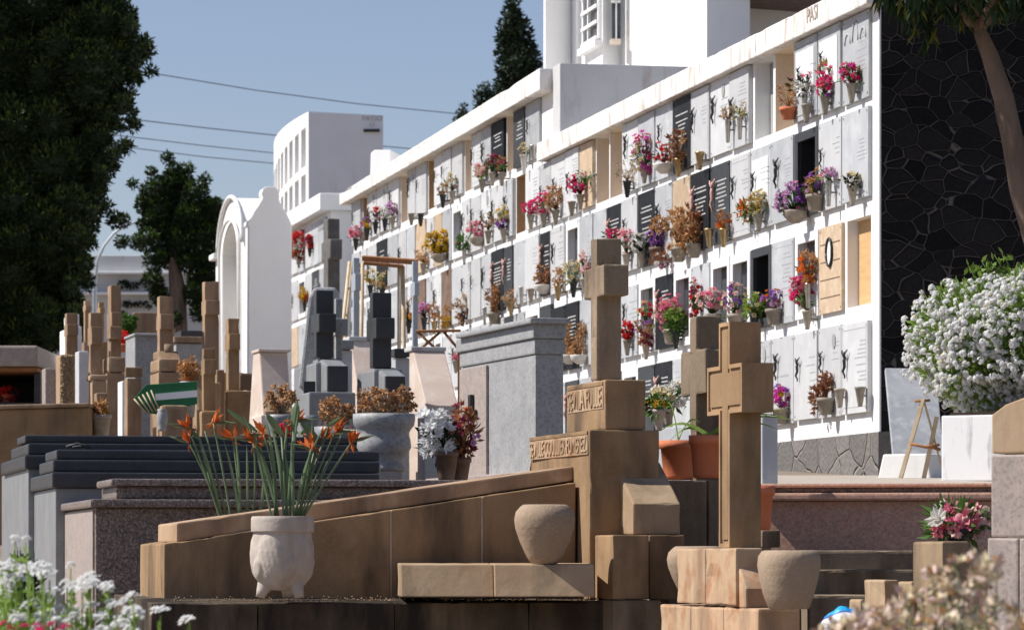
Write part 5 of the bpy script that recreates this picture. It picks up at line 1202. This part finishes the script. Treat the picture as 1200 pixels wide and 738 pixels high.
for (r0_,z0_),(r1_,z1_) in zip(prof,prof[1:]):
    for q in range(4): pp_.append((r0_+(r1_-r0_)*q/4,z0_+(z1_-z0_)*q/4))
pp_.append(prof[-1])
m=MB(); m.lathe([(r/s,z*h) for r,z in pp_],c,110,rf=relief); m.build('pot_body',M['cast'],t,rough=.003)
m=MB()
for an in (200,320,80):
    d=Vector((math.cos(R(an)),math.sin(R(an)),0)); m.tube([c+d*(17/s)+Vector((0,0,.26*h)),c+d*(21/s)+Vector((0,0,.15*h)),c+d*(25/s)+Vector((0,0,.07*h)),c+d*(27/s)],[.045,.038,.027,.022],12)
m.build('foot',M['cast'],t)
m=MB(); m.lathe([(32/s,h*.95),(.001,h*.96)],c,24,cap=False); m.build('soil',M['soil'],t)
def strap(mb,pts,w,m=0):
    n=len(pts)
    for i in range(n-1):
        w0=w*math.sin(math.pi*min(1,(i+.8)/(n+.2)))**.7; w1=w*math.sin(math.pi*min(1,(i+1.8)/(n+.2)))**.7 if i<n-2 else .001
        sd=Vector((1,-.35,0)).normalized(); fd=Vector((0,-.3,0))
        a_,b_=Vector(pts[i]),Vector(pts[i+1])
        mb.add([a_-sd*w0,a_+fd*w0,a_+sd*w0,b_-sd*w1,b_+fd*w1,b_+sd*w1],[(0,1,4,3),(1,2,5,4)],m,False)
def birdflower(f,p,dirx,sz=.088):
    # beak-like spathe and orange sepals
    d=Vector((dirx,rnd.uniform(-.4,.4),rnd.uniform(-.05,.35))).normalized()
    f.leaf(p-d*.01,d,Vector((0,1,.2)),sz*1.5,sz*.24,1,.2); f.leaf(p-d*.01,d,Vector((0,.2,1)),sz*1.4,sz*.2,2,.2)
    for q in range(7):
        dd=(d*.55+Vector((rnd.uniform(-.6,.6),rnd.uniform(-.5,.5),rnd.uniform(.3,1.0)))).normalized()
        f.leaf(p+rv(.012),dd,rv(),sz*rnd.uniform(.6,1.05),sz*.28,0,.3)
    for q in range(3):
        dd=(Vector((dirx*-.4,0,-.4))+rv(.8)).normalized(); f.leaf(p+rv(.01),dd,rv(),sz*.6,sz*.16,rnd.choice([0,3]),.3)
st=MB(); lf=MB(); fl_=MB()
def stalk(u0_,u1_,v1_,flower=True,w=.0075,v0_=604,Yb=Y,dirx=None,bow=0):
    bow=bow+rnd.uniform(-.045,.045); p0=P(u0_,v0_,Yb); p1=P(u1_,v1_,Yb+rnd.uniform(-.08,.08)); mid=(p0+p1)/2+Vector((-(u1_-u0_)*.10/s+bow,0,.02))
    pts=[(p0*(1-k)**2+mid*2*k*(1-k)+p1*k*k) for k in [q/7 for q in range(8)]]
    if flower:
        w*=rnd.uniform(.6,.85); st.tube(pts,[w*1.15]*3+[w]*3+[w*.8]*2,6); birdflower(fl_,p1,dirx or rnd.choice([-1,1]))
    else: strap(lf,pts,w*rnd.uniform(1.0,1.4))
for a_ in ((322,309,509,1,-1),(326,299,517,1,-1),(333,342,494,1,1),(345,365,526,1,-1),(352,392,507,1,1),(356,412,518,1,1),(350,378,514,1,1)):
    stalk(a_[0],a_[1],a_[2],True,dirx=a_[4])
for a_ in ((318,296,500),(325,285,486),(336,350,478),(347,380,500),(354,404,500),(324,312,490),(340,330,520),(344,342,512),(332,318,500),(349,366,490),(338,338,486)):
    stalk(a_[0],a_[1],a_[2],False)
# three broad paddle leaves
for (u0_,u1_,v1_,u2,v2) in ((325,300,505,265,478),(336,330,510,312,483),(340,344,505,348,470),(350,372,515,352,492),(348,385,500,400,488)):
    p0,p1,p2=P(u0_,604,Y),P(u1_,v1_,Y+.03),P(u2,v2,Y+rnd.uniform(-.05,.1)); 
    st.tube([p0,(p0+p1)/2,p1],.006,5); dd=p2-p1
    strap(lf,[p1+dd*k for k in (0,.2,.4,.6,.8,1)],.022)
st.build('stalks',M['lf_strap'],t); lf.build('leaves',M['lf_strap'],t); fl_.build('flower_heads',[M['p_bird'],M['lf_strap'],M['p_wine'],M['dryd']],t)
# second clump behind the slab
Yb=18.5; t=thing('strelitzia_plant','second clump of bird of paradise flowers growing behind the sloping slab, left of the pot','plant',(X(275,Yb),Yb,Z(640,Yb)),None)
st=MB(); lf=MB(); fl_=MB(); s=S(Yb)
for a_ in ((268,221,502,-1),(272,222,519,-1),(276,250,496,1),(285,273,515,-1),(290,297,520,1)):
    stalk(a_[0],a_[1],a_[2],True,v0_=640,Yb=Yb,dirx=a_[3])
for a_ in ((265,228,498),(280,275,505),(288,289,520),(296,310,535),(282,262,515)):
    stalk(a_[0],a_[1],a_[2],False,v0_=640,Yb=Yb)
for (u0_,u1_,v1_,u2,v2) in ((266,234,515,212,492),(275,240,505,196,506)):
    p0,p1,p2=P(u0_,640,Yb),P(u1_,v1_,Yb),P(u2,v2,Yb); st.tube([p0,(p0+p1)/2,p1],.006,5); dd=p2-p1
    strap(lf,[p1+dd*k for k in (0,.2,.4,.6,.8,1)],.018)
st.build('stalks',M['lf_strap'],t); lf.build('leaves',M['lf_strap'],t); fl_.build('flower_heads',[M['p_bird'],M['lf_strap'],M['p_wine'],M['dryd']],t)

# ------------------------------------------------------------------ grey urn planters and dried hydrangeas
def urnplanter(label,u,vt,vb,Y,prof,dry,mt='slatel'):
    s=S(Y); c=P(u,vb,Y); h=(vb-vt)/s; t=thing('urn_planter',label,'urn planter',tuple(c),'grey urn planters with dried hydrangeas')
    m=MB(); m.lathe([(r/s,z*h) for r,z in prof],c,36); m.build('urn_body',M[mt],t)
    f=MB(); l=MB()
    for (du,dv,ru,rv_,n) in dry:
        cc=P(u+du,vt+dv,Y)
        for i in range(n):
            d=rv(); 
            if d.length<.5: d=d.normalized()*.8
            p=cc+Vector((d.x*ru/s,d.y*ru/s*.8,d.z*rv_/s))
            l.tube([P(u,vt+2,Y),(P(u,vt,Y)+p)/2+rv(.01),p],.003,3)
            for q in range(11): f.leaf(p+rv(.016),rv(),rv(),.026,.02,rnd.choice([0,0,0,1,2]),rnd.uniform(-1,1))
    f.build('dried_flowers',[M['dry'],M['dryp'],M['dryd']],t); l.build('dry_stems',M['dryp'],t)
urnplanter('large grey stone urn full of dried hydrangeas left of the white roses',450,485,552,22.9,[(24,0),(26,.03),(23,.12),(20,.16),(28,.3),(32,.42),(31,.55),(29,.66),(32,.74),(35.5,.80),(36.5,.9),(36.5,1),(33,1),(31,.92)],[(-10,-16,24,14,62),(22,-15,16,16,40)],'granite')
urnplanter('low grey urn of dried hydrangeas below the left grey cross',393,500,552,23.6,[(18,0),(14,.2),(20,.5),(24,.8),(25,1),(22,1),(21,.92)],[(-1,-17,23,16,64)],'slatel')
urnplanter('small urn of dried hydrangeas before the tapered cream headstone',330,486,530,24.6,[(13,0),(10,.2),(16,.6),(19,.9),(19,1),(16,1)],[(0,-19,19,17,50)],'slatel')
m=MB(); c=P(363,512,24.2); m.lathe([(.03,0),(.05,.05),(.075,.1),(.08,.14),(.07,.14)],c,20); tag(m.build('grey_bowl',M['slatel'],None),'small empty grey stone bowl left of the low grey urn','bowl')
m=MB(); c=P(438,553,21.9); m.lathe([(.035,0),(.04,.01),(.04,.05),(.03,.06)],c,20); tag(m.build('round_stone',M['slatel'],None),'little round grey stone at the foot of the large grey urn','stone')
# colourful low flowers behind the stepped tombs
for (u,v,lab,cols) in ((335,508,'red and white flowers low behind the bird of paradise leaves',[('p_red',2),('p_white',2),('p_orange',1)]),(352,516,'pink flowers and green leaves low behind the bird of paradise leaves',[('p_pink',2),('lf_fresh',2),('p_white',1)]),(303,512,'orange and cream flowers low behind the bird of paradise pot',[('p_orange',2),('p_cream',2)])):
    arrangement('flower_pot',lab,'flowers',P(u,v,23.4),.07,.06,cols,26,.024,('pot','vstone',.1),P(u,v+10,23.4),'lf_mid',30,.05)
# white roses and red brown leaves
Y=22.4
t_=arrangement('flower_pot','white roses with rust red foliage in a dark brown pot left of the granite monument','flowers',P(510,508,Y),.115,.15,[('p_pwhite',1)],38,.056,('pot','lids',.17),P(523,535,Y)+Vector((0,0,.03)),'lf_dark',60,.07)
arrangement('flower_pot','rust red and purple sprays at the right of the white roses','flowers',P(542,506,Y+.1),.105,.17,[('dryd',4),('p_wine',3),('p_orange',1),('p_lilac',1)],80,.028,('pot','lids',.15),P(538,540,Y+.1)+Vector((0,0,.02)),'dryd',90,.05)
# ------------------------------------------------------------------ bottom flowers
def bed(name,label,Y0,heads,hr,flower,leaf,nl,extra=None,ll=.03,u0=None):
    p=P(heads[0][0],738,Y0); t=thing(name,label,'flowers',(p.x,p.y,EZ-1.3)); l=MB(); f=MB()
    for (u,v,k) in heads:
        Yh=Y0+rnd.uniform(-.25,.25); pp=P(u,v,Yh); base=Vector((pp.x+rnd.uniform(-.05,.05),pp.y+rnd.uniform(-.02,.06),EZ-1.25))
        l.tube([base,base.lerp(pp,.6)+rv(.015),pp-Vector((0,0,.004))],[.004,.003,.002],4)
        for q in range(nl):
            kk=rnd.uniform(.45,.98); c=base.lerp(pp,kk); l.leaf(c,rv()+Vector((0,0,.5)),rv(),ll*rnd.uniform(.6,1.2),ll*.3,0,.3)
        r=hr*k; up=Vector((rnd.uniform(-.5,.1),-.1,1)).normalized()
        for q in range(20):
            dd=(rv().normalized()+up*.9).normalized(); c=pp+dd*r*rnd.uniform(.6,.95)+Vector((dd.x,dd.y,0))*r*.35; bloom(f,c,(dd*.55+up+Vector((-.35,0,0))).normalized(),r*.46,0,5)
    l.build('foliage',M[leaf],t); f.build('flower_heads',[M[flower]],t); return t,l,f
hd=[]
outl=[(0,655),(20,652),(50,660),(90,672),(120,682),(160,700),(190,716),(240,730)]
for i in range(112):
    u=rnd.uniform(-25,165); ytop=lerp_tab([(a,b) for a,b in outl],u); v=ytop+rnd.uniform(0,1)**.9*(760-ytop)
    hd.append((u,v,rnd.uniform(.7,1.15)))
hd+=[(188,718,1),(221,729,1),(83,663,.6),(18,632,.6),(30,633,.6),(48,664,.8),(34,668,.9),(128,688,.8),(147,708,.9),(160,722,1),(7,690,1)]
bed('white_flower_bed','patch of white candytuft flowers in the lower left corner',8.9,hd,.0185,'p_pwhite','lf_fresh',34,ll=.034)
hd=[(rnd.uniform(28,85),rnd.uniform(731,752),.7) for i in range(12)]+[(5,731,.7),(12,736,.7)]
bed('magenta_flowers','few magenta flowers under the white candytuft at the bottom left','8.6' and 8.5,hd,.013,'p_hot','lf_mid',10)
hd=[(rnd.uniform(-10,45),rnd.uniform(640,700),.35) for i in range(26)]
t,_,_=bed('dark_shrub','small dark leafy shrub at the left edge above the white candytuft',11.5,hd,.008,'lf_mid','lf_dark',40,ll=.05)
# blurred foreground plant, lower right
Y0=6.6; t=thing('seeding_plant','out of focus plant with pinkish tan seed heads in the lower right corner','plant',(X(1110,Y0),Y0,EZ-1.4))
l=MB(); f=MB()
top=[(960,742),(1000,728),(1040,712),(1070,690),(1100,668),(1130,650),(1143,632),(1160,660),(1185,672),(1215,700)]
for i in range(120):
    u=rnd.uniform(955,1205); yt=lerp_tab(top,u); v=yt+rnd.random()**1.2*(790-yt); Yh=Y0+rnd.uniform(-.3,.3); pp=P(u,v,Yh)
    base=Vector((X(1080+(u-1080)*.7,Y0),Yh,EZ-1.4)); l.tube([base,base.lerp(pp,.6)+rv(.012),pp],[.003,.002,.0015],4)
    for q in range(16): l.leaf(base.lerp(pp,rnd.uniform(.75,.99)),rv()+Vector((0,0,.6)),rv(),.026,.007,0,.2)
    r=rnd.uniform(.013,.024)
    for q in range(16):
        f.leaf(pp+rv(r*.7),rv()+Vector((0,0,.4)),rv(),r*1.1,r*.7,rnd.choice([0,0,1,1,2,3]),.3)
l.build('stems',leafm('sage_stems',(.22,.24,.12)),t); f.build('seed_heads',[mat('pale_seed_heads',(.70,.60,.44),(.58,.47,.32),30,.8),mat('pinkish_petals',(.74,.58,.52),(.62,.46,.40),30,.8),M['dry'],M['p_cream']],t)
# blue and white plastic bag
Y=15.0; t=thing('plastic_bag','crumpled blue and white plastic bag lying at the bottom beside the large clay urn','plastic bag',tuple(P(990,760,Y)))
m=MB(); c=P(990,738,Y); ng=14; vs=[]
for i in range(ng):
    for j in range(ng):
        th=math.pi*i/(ng-1); ph=2*math.pi*j/ng; d=Vector((math.sin(th)*math.cos(ph),math.sin(th)*math.sin(ph),math.cos(th)))
        r=1+.22*mnoise.noise(d*2.3)+.10*mnoise.noise(d*7); vs.append(c+Vector((d.x*.098,d.y*.07,d.z*.088))*r)
fs=[(i*ng+j,i*ng+(j+1)%ng,(i+1)*ng+(j+1)%ng,(i+1)*ng+j) for i in range(ng-1) for j in range(ng)]
def bagmat():
    m_,nt,p=newmat('blue_white_plastic'); N=nt.nodes; L=nt.links; tc=N.new('ShaderNodeTexCoord'); w=N.new('ShaderNodeTexWave'); w.wave_type='RINGS'; w.rings_direction='Y'; w.inputs['Scale'].default_value=4.2; w.inputs['Distortion'].default_value=3; w.inputs['Phase Offset'].default_value=2
    L.new(tc.outputs['Object'],w.inputs['Vector']); r=N.new('ShaderNodeValToRGB'); e=r.color_ramp.elements; e[0].color=(.75,.76,.78,1); e[0].position=.3; e[1].color=(.01,.04,.35,1); e[1].position=.42; q=e.new(.75); q.color=(.02,.36,.75,1); L.new(w.outputs['Fac'],r.inputs[0]); L.new(r.outputs[0],p.inputs['Base Color']); p.inputs['Roughness'].default_value=.35; return m_
m.add(vs,fs,0,True); m.build('bag',bagmat(),t)

# ------------------------------------------------------------------ trees
def clump(mb,c,r,n,L_,W_,ms,flat=1.0):
    for i in range(n):
        d=rv(); 
        if d.length<.55: d=d.normalized()*rnd.uniform(.6,1)
        p=c+Vector((d.x*r,d.y*r,d.z*r*flat)); dd=(d+rv(.7)+Vector((0,0,.25)))
        m_=ms[1] if (d.z>.1 and rnd.random()<.55) else ms[0]  # upper leaves often take the second colour, painting sunlit tops on the conifers
        mb.leaf(p,dd,rv(),L_*rnd.uniform(.6,1.4),W_*rnd.uniform(.7,1.3),m_,.3)
def lump(mb,c,r,m=0):
    n=6; vs=[]
    for i in range(n+1):
        for j in range(8):
            th=math.pi*i/n; ph=2*math.pi*j/8; vs.append(c+Vector((math.sin(th)*math.cos(ph),math.sin(th)*math.sin(ph),math.cos(th)*.8))*r*rnd.uniform(.85,1.1))
    mb.add(vs,[(i*8+j,i*8+(j+1)%8,(i+1)*8+(j+1)%8,(i+1)*8+j) for i in range(n) for j in range(8)],m,False)
def tree(name,label,Y,trunk,tr,outline_clumps,nleaf,L_,W_,mats,bark='barkd',group=None,depth=1.0,core=.62,limbs=True,back=1.0):
    """trunk: list of (u,v), clumps: (u,v,r px)"""
    u0,v0=trunk[0]; x=X(u0,Y); zg=gz(x,Y)
    t=thing(name,label,'tree',(x,Y,zg),group)
    pts=[Vector((x,Y,zg-.1))]+[P(u,v,Y) for u,v in trunk[1:]]
    m=MB(); n=len(pts); m.tube(pts,[tr*(1-.75*i/(n-1)) for i in range(n)],10)
    for q,(u,v,r) in enumerate(outline_clumps):
        if limbs and q%3==0:
            c=P(u,v,Y); k=min(range(1,n),key=lambda i:abs(pts[i].z-(c.z-.8))); m.tube([pts[k],(pts[k]+c)/2+Vector((0,0,-.2)),c],[tr*.3,tr*.2,tr*.08],5)
    m.build('trunk',M[bark],t,rough=.02)
    l=MB(); s=S(Y)
    for (u,v,r) in outline_clumps:
        rr=r/s; c=P(u,v,Y)+Vector((0,rnd.uniform(-depth,depth*back),0)); clump(l,c,rr,int(nleaf*(r/20)**2),L_,W_,(0,1)); lump(l,c,rr*core,0)
    l.build('crown',[M[x_] for x_ in mats],t)
    return t
# big dark tree, left
cl=[]
edge=[(-10,150),(20,152),(40,158),(60,150),(80,172),(100,158),(120,150),(145,148),(170,140),(200,132),(225,124),(250,126),(275,108),(300,104),(325,102),(350,96),(375,92),(395,80),(412,55)]
for v,ue in edge:
    cl.append((ue-14,v,rnd.uniform(13,19))); cl.append((ue-34,v+rnd.uniform(-6,6),22))
for i in range(270):
    v=rnd.uniform(-60,400); ue=lerp_tab(edge,v) if v>0 else 130+v*.6; u=rnd.uniform(-150,ue-40); cl.append((u,v,rnd.uniform(22,32)))
for i in range(40): cl.append((rnd.uniform(-30,95),rnd.uniform(270,400),rnd.uniform(18,26)))
for v,ue in edge:
    for q in range(5): cl.append((ue+rnd.uniform(-4,12),v+rnd.uniform(-14,14),rnd.uniform(4,8)))
cl+= [(168,62,9),(158,50,11),(176,56,6),(148,38,12),(138,205,9),(146,102,9),(140,262,8)]
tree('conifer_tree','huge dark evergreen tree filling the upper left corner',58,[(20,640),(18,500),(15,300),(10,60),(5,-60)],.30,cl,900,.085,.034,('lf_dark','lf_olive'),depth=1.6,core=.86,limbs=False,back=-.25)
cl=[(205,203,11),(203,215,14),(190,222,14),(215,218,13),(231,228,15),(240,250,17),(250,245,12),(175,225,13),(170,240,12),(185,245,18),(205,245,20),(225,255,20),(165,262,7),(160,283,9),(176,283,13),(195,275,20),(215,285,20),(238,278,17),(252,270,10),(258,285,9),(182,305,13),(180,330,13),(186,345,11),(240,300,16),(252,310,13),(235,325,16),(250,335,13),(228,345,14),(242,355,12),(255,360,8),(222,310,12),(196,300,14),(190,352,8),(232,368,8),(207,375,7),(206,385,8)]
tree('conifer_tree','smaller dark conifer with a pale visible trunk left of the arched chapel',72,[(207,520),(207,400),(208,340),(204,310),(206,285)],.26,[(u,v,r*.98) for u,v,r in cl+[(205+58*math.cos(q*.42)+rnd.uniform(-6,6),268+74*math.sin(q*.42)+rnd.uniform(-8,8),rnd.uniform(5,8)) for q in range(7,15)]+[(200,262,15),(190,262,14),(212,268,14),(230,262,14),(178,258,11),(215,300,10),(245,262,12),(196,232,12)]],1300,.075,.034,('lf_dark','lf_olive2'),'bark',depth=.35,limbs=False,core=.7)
cl=[(598,-20,8),(600,-5,8),(601,8,8),(598,20,10),(604,24,10),(596,35,12),(610,34,12),(601,44,14),(592,48,10),(612,50,13),(600,60,16),(590,62,9),(617,62,12),(606,74,17),(594,78,13),(622,72,10),(602,90,17),(618,86,14),(627,78,7),(595,98,14),(612,104,14)]
tree('cypress_tree','tall pointed dark cypress rising behind the roof of the tall niche wall',92,[(605,600),(604,300),(602,100),(600,0)],.22,cl,520,.13,.06,('lf_cyp','lf_dark'),depth=.3)
tree('cypress_tree','cluster of three small cypress tops left of the tall pointed cypress',98,[(572,600),(572,300),(572,110)],.2,[(584,103,6),(583,112,7),(570,104,5),(571,112,8),(562,110,7),(563,120,9),(576,120,9),(586,122,8),(568,130,10),(566,140,10)],620,.10,.05,('lf_cyp','lf_dark'),depth=.3)
tree('cypress_tree','lone small cypress top showing lowest along the roof of the tall niche wall',98,[(541,600),(541,300),(541,140)],.2,[(543,126,4),(541,133,6),(537,137,5),(545,139,6),(540,146,8)],620,.10,.05,('lf_cyp','lf_dark'),depth=.2)
# right tree: leaning trunk, hanging long leaves
Y=22.6
x=X(1260,Y); t=thing('mango_tree','leaning tree with a bare pale trunk and long hanging leaves in the upper right corner','tree',(x,Y,gz(x,Y)))
t.name='broadleaf_tree'
m=MB(); pts=[Vector((X(1262,Y),Y,gz(x,Y)-.1)),P(1245,420,Y),P(1220,300,Y),P(1199,225,Y),P(1187,165,Y),P(1176,115,Y),P(1160,66,Y),P(1148,35,Y),P(1140,-20,Y),P(1150,-90,Y)]
m.tube(pts,[.11,.095,.082,.074,.066,.062,.052,.042,.045,.03],12)
for e_ in (P(1090,-60,Y),P(1240,-60,Y+.3),P(1060,-10,Y-.2),P(1190,-20,Y-.3)):
    m.tube([pts[-3],(pts[-3]+e_)/2+Vector((0,0,.1)),e_],[.035,.025,.012],6)
m.build('trunk',M['bark'],t,rough=.012)
l=MB()
for i in range(520):
    u=rnd.uniform(1010,1330); v=rnd.uniform(-200,8) ; c=P(u,v,Y+rnd.uniform(-.9,.7))
    if u<1035 and v>-60: continue
    k=rnd.randint(8,14)
    for q in range(k):
        d=Vector((rnd.uniform(-.5,.5),rnd.uniform(-.5,.5),-1+rnd.uniform(0,.5))); l.leaf(c+rv(.04),d,rv(),rnd.uniform(.10,.19),.026,0 if rnd.random()>.10 else 1,.2)
for (u,v,n) in ((1052,8,16),(1060,20,16),(1075,12,16),(1085,28,18),(1092,45,12),(1070,38,12),(1110,15,16),(1122,30,12),(1135,14,14),(1150,8,10),(1175,10,12),(1196,6,14),(1198,22,10),(1083,58,7),(1165,20,9),(1120,6,14),(1100,4,14),(1040,2,8),(1185,0,14)):
    c=P(u,v-14,Y+rnd.uniform(-.3,.3))
    for q in range(n):
        d=Vector((rnd.uniform(-.55,.55),rnd.uniform(-.5,.5),-1+rnd.uniform(0,.4))); l.leaf(c+rv(.05),d,rv(),rnd.uniform(.09,.16),.026,0 if rnd.random()>.15 else 1,.2)
# unseen upper crown above the view, added to keep the hanging leaves in shade
for i in range(2600):
    d=rv(); c=Vector((X(1150,Y)-.6,Y,EZ+5.6))+Vector((d.x*2.6,d.y*1.7,d.z*1.6))
    if c.z < EZ+3.55: continue
    for q in range(3): l.leaf(c+rv(.15),Vector((rnd.uniform(-.7,.7),rnd.uniform(-.7,.7),-.8)),rv(),.24,.07,0,.2)
l.build('crown',[M['lf_tree'],M['lf_treey']],t)

# ------------------------------------------------------------------ lamp and wires
Y=82; zg=gz(X(111,Y),Y)
t=thing('street_lamp','curved street lamp arm reaching over between the two dark trees','street lamp',(X(111,Y),Y,zg))
m=MB(); m.tube([(X(111,Y),Y,zg-.1),P(111,335,Y),P(114,306,Y),P(122,288,Y),P(133,274,Y),P(147,264,Y),P(158,261,Y),P(167,260,Y)],[.07,.045,.036,.032,.03,.028,.026,.026],8); m.build('pole',M['pole'],t)
m=MB(); p=P(171,260.5,Y); m.lathe([(.001,-.05),(.07,-.03),(.09,.03),(.06,.09),(.001,.11)],p,12,cap=False)
for i,v in enumerate(m.v): q=Vector(v)-p; m.v[i]=(p.x+q.x*1.6,p.y+q.y,p.z+q.z)
m.build('lamp_head',M['silver'],t)
def wire(label,pts,Y,r=.016):
    pl=[]
    for (u,v),k in zip(pts,range(len(pts))): pl.append(P(u,v,Y+(u-100)*.06))
    o=MB(); o.tube(pl,r,4); tag(o.build('power_line',M['iron'],None),label,'power line','power lines across the sky')
wire('topmost power line crossing the sky from the big tree to the cypress',[(-300,18),(0,55),(160,83),(300,106),(420,122),(540,134),(700,148),(1100,172)],120)
wire('second power line from the top, ending behind the white niche block',[(-300,90),(0,121),(130,137),(240,150),(335,160),(420,169),(500,176),(700,190),(1100,210)],120)
wire('third power line from the top, passing just above the smaller conifer',[(-300,108),(0,142),(140,159),(240,171),(335,181),(500,195),(1100,230)],121,.014)
wire('lowest power line, touching the tip of the smaller conifer',[(-300,118),(0,155),(135,171),(240,184),(335,193),(500,205),(1100,236)],122,.014)

# ------------------------------------------------------------------ camera, sun, sky
cam=bpy.data.cameras.new('camera'); co=bpy.data.objects.new('camera',cam); COL.objects.link(co); scene.camera=co
co.location=(0,0,EZ); co.rotation_euler=(R(90),0,0); cam.sensor_width=36; cam.lens=36*F/1200; cam.shift_y=(HV-369)/1200; cam.clip_start=.5; cam.clip_end=6000
cam.dof.use_dof=True; cam.dof.focus_distance=19; cam.dof.aperture_fstop=11
EL=48; 
sd=Vector((-math.cos(R(EL)),-.0,math.sin(R(EL))))
sl=bpy.data.lights.new('sun','SUN'); sl.energy=4.6; sl.angle=R(.5); sl.color=(1,.955,.89); so=bpy.data.objects.new('sun',sl); COL.objects.link(so)
so.rotation_euler=sd.to_track_quat('Z','Y').to_euler(); so.location=(-20,10,30)
w=bpy.data.worlds.new('World'); scene.world=w; w.use_nodes=True; N=w.node_tree.nodes; L=w.node_tree.links
sk=N.new('ShaderNodeTexSky'); sk.sky_type='NISHITA'; sk.sun_disc=False; sk.sun_elevation=R(EL); sk.sun_rotation=R(270); sk.air_density=1.0; sk.dust_density=.6; sk.ozone_density=1.6; sk.altitude=0
mt_=N.new('ShaderNodeMix'); mt_.data_type='RGBA'; mt_.blend_type='MULTIPLY'; mt_.inputs[0].default_value=1; mt_.inputs[7].default_value=(1.0,.93,1.02,1)
L.new(sk.outputs[0],mt_.inputs[6]); L.new(mt_.outputs[2],N['Background'].inputs[0]); N['Background'].inputs[1].default_value=.077
vs=scene.view_settings; vs.view_transform='Standard'; vs.look='None'; vs.gamma=1; vs.use_curve_mapping=False; vs.exposure=.45
scene.render.engine='CYCLES'; cy=scene.cycles; cy.max_bounces=6; cy.diffuse_bounces=3; cy.glossy_bounces=3; cy.transmission_bounces=3; cy.use_denoising=True
